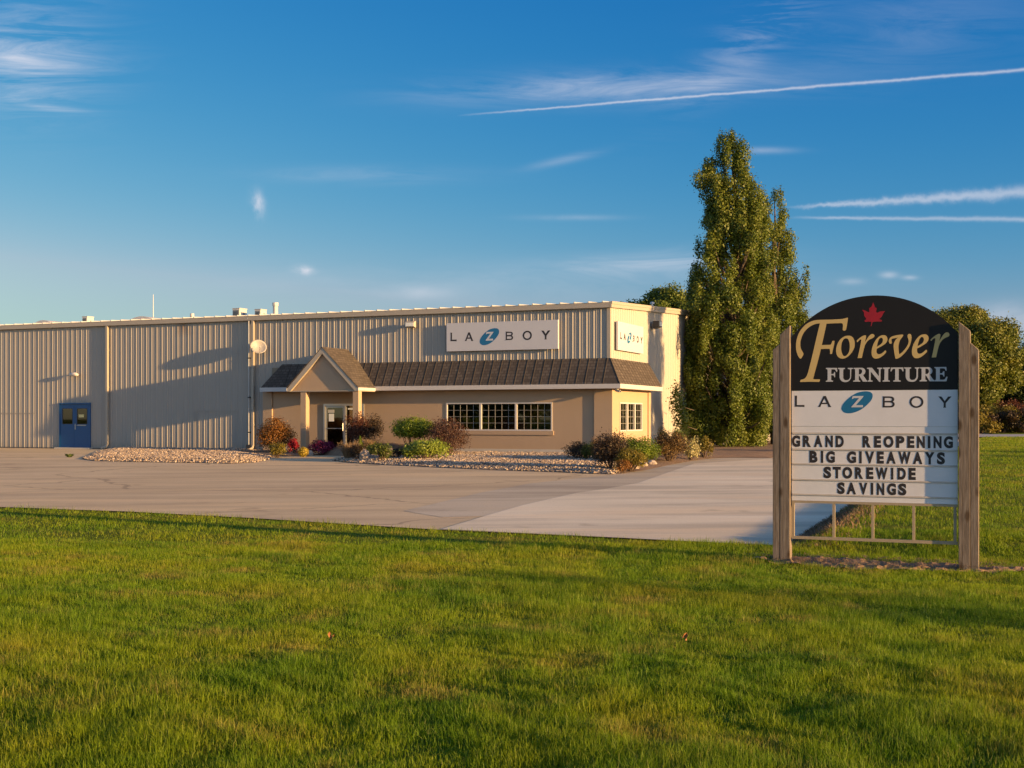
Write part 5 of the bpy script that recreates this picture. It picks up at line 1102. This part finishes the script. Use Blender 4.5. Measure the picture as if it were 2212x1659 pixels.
def contrail(p0, p1, w0, w1, amp, fade=.12, wob=.5):
    (x0, y0), (x1, y1) = [((a - CX)/F, (HY - b)/F) for a, b in (p0, p1)]; L = math.hypot(x1 - x0, y1 - y0); ux, uy = (x1 - x0)/L, (y1 - y0)/L
    t = q.math('MULTIPLY_ADD', U, ux, q.math('MULTIPLY_ADD', Vv, uy, -(x0*ux + y0*uy))); d = q.math('MULTIPLY_ADD', U, -uy, q.math('MULTIPLY_ADD', Vv, ux, x0*uy - y0*ux))
    d = q.math('ADD', d, q.math('MULTIPLY_ADD', fine, wob*w1*2/F, -wob*w1/F)); d = q.math('ADD', d, q.math('MULTIPLY_ADD', ragg, .8*w1/F, -.4*w1/F))
    w = q.math('MAXIMUM', q.math('MULTIPLY_ADD', t, (w1 - w0)/F/L, w0/F), .3*w0/F); e = q.math('DIVIDE', d, w); g = q.math('POWER', 2.718, q.math('MULTIPLY', q.math('MULTIPLY', e, e), -1.0))
    f = q.math('MINIMUM', q.math('MAXIMUM', q.math('DIVIDE', t, fade*L), 0.0), 1.0)
    masks.append(q.math('MULTIPLY', q.math('MULTIPLY', g, f), q.math('MULTIPLY', q.math('MULTIPLY_ADD', soft, .5, .75), amp)))
def patch(px, py, rx, ry, amp, tex, rot=0, cut=.4, gain=2.2):
    cx_, cy_ = (px - CX)/F, (HY - py)/F; du = q.math('SUBTRACT', U, cx_); dv = q.math('SUBTRACT', Vv, cy_); c_, s_ = math.cos(rot), math.sin(rot)
    a = q.math('DIVIDE', q.math('MULTIPLY_ADD', du, c_, q.math('MULTIPLY', dv, s_)), rx/F); b = q.math('DIVIDE', q.math('MULTIPLY_ADD', dv, c_, q.math('MULTIPLY', du, -s_)), ry/F)
    g = q.math('POWER', 2.718, q.math('MULTIPLY', q.math('ADD', q.math('MULTIPLY', a, a), q.math('MULTIPLY', b, b)), -1.0))
    m = q.math('MINIMUM', q.math('MAXIMUM', q.math('MULTIPLY', q.math('SUBTRACT', tex, cut), gain), 0.0), 1.0); masks.append(q.math('MULTIPLY', q.math('MULTIPLY', g, m), amp))
contrail((985, 250), (2230, 149), 1.8, 3.4, .50, .14, .9); contrail((1690, 450), (2240, 413), 3, 12, .46, .18, .8); contrail((1700, 470), (2240, 474), 2.6, 5, .36, .18, .6)
patch(1330, 188, 330, 32, .52, wisp, .03, .34, 2.6); patch(60, 125, 150, 110, .7, wisp, -.1, .44, 3.0); patch(100, 228, 70, 10, .5, wisp, -.15, .3); patch(10, 105, 60, 22, .6, wisp, -.4, .35)
patch(1640, 70, 200, 50, .42, wisp, .75, .42, 2.6); patch(1950, 60, 260, 90, .18, wisp, .1, .36, 2); patch(557, 441, 13, 26, .75, nz(60, 1.6, .7, .2, 5, .65), .12, .36, 3.2); patch(657, 584, 19, 9, .8, nz(70, 1, 1.4, 0, 5, .6), -.1, .3, 2.6); patch(1420, 568, 180, 24, .55, wisp, .05, .30, 2.6)
patch(900, 632, 70, 14, .35, soft, 0, .25); patch(800, 378, 210, 17, .24, wisp, 0, .3); patch(2200, 690, 90, 34, .6, soft, 0, .25); patch(1655, 325, 60, 7, .4, soft, 0, .2); patch(1920, 594, 18, 7, .5, soft, 0, .15); patch(1965, 600, 16, 5, .4, soft, 0, .15)
patch(1220, 345, 75, 9, .25, wisp, .22, .25); patch(1230, 470, 90, 6, .3, soft, 0, .25); patch(1840, 608, 26, 7, .35, soft, 0, .2); patch(1100, 610, 600, 40, .18, wisp, 0, .3)
tot = masks[0]
for mk in masks[1:]: tot = q.math('ADD', tot, mk)
tot = q.math('MULTIPLY', q.math('MINIMUM', tot, .9), front_)
SKY_STR = .0585
# colour response of the sky: polarised deep blue overhead, pale towards the horizon
sr = q.n('ShaderNodeSeparateColor'); q.set(sr.inputs[0], sky.outputs[0])
def resp(ch, ref, outv, ex, lim): return q.math('MINIMUM', q.math('MULTIPLY', q.math('POWER', q.math('DIVIDE', sr.outputs[ch], ref), ex), outv), q.math('MULTIPLY', sr.outputs[ch], lim))
gch = resp(1, 3.47, 2.55, 1.2, 1.1)
cc = q.n('ShaderNodeCombineColor'); q.set(cc.inputs[0], q.math('MINIMUM', resp(0, 2.14, 1.72, 2.85, 1.1), q.math('MULTIPLY', gch, .70))); q.set(cc.inputs[1], gch); q.set(cc.inputs[2], resp(2, 3.67, 3.0, .50, 2.2))
CLOUD = (3.9, 3.9, 4.3)
back_fill = q.n('ShaderNodeMix', data_type='RGBA', blend_type='MULTIPLY'); back_fill.inputs[0].default_value = 1.0; q.set(back_fill.inputs[6], sky.outputs[0]); back_fill.inputs[7].default_value = (1.75, 1.64, 1.72, 1)  # extra brightness added to the sky behind the viewer, to fill the shade
base_ = q.mix(front_, back_fill.outputs[2], cc.outputs[0])
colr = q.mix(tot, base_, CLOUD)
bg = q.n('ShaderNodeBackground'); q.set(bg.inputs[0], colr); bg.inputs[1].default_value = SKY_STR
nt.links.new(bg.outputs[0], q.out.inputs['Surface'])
cam = bpy.data.cameras.new('camera'); cam.sensor_width = 36; cam.lens = 36*F/2212; cam.shift_y = 71.5/2212; cam.clip_end = 8000; cam.clip_start = .1
co = bpy.data.objects.new('camera', cam); COL.objects.link(co); co.location = (0, 0, EYE); co.rotation_euler = (R(90), 0, 0); sc.camera = co
sc.view_settings.view_transform = 'Standard'; sc.view_settings.look = 'None'; sc.view_settings.exposure = 1.78; sc.view_settings.gamma = 1
sc.cycles.max_bounces = 6; sc.cycles.transparent_max_bounces = 8
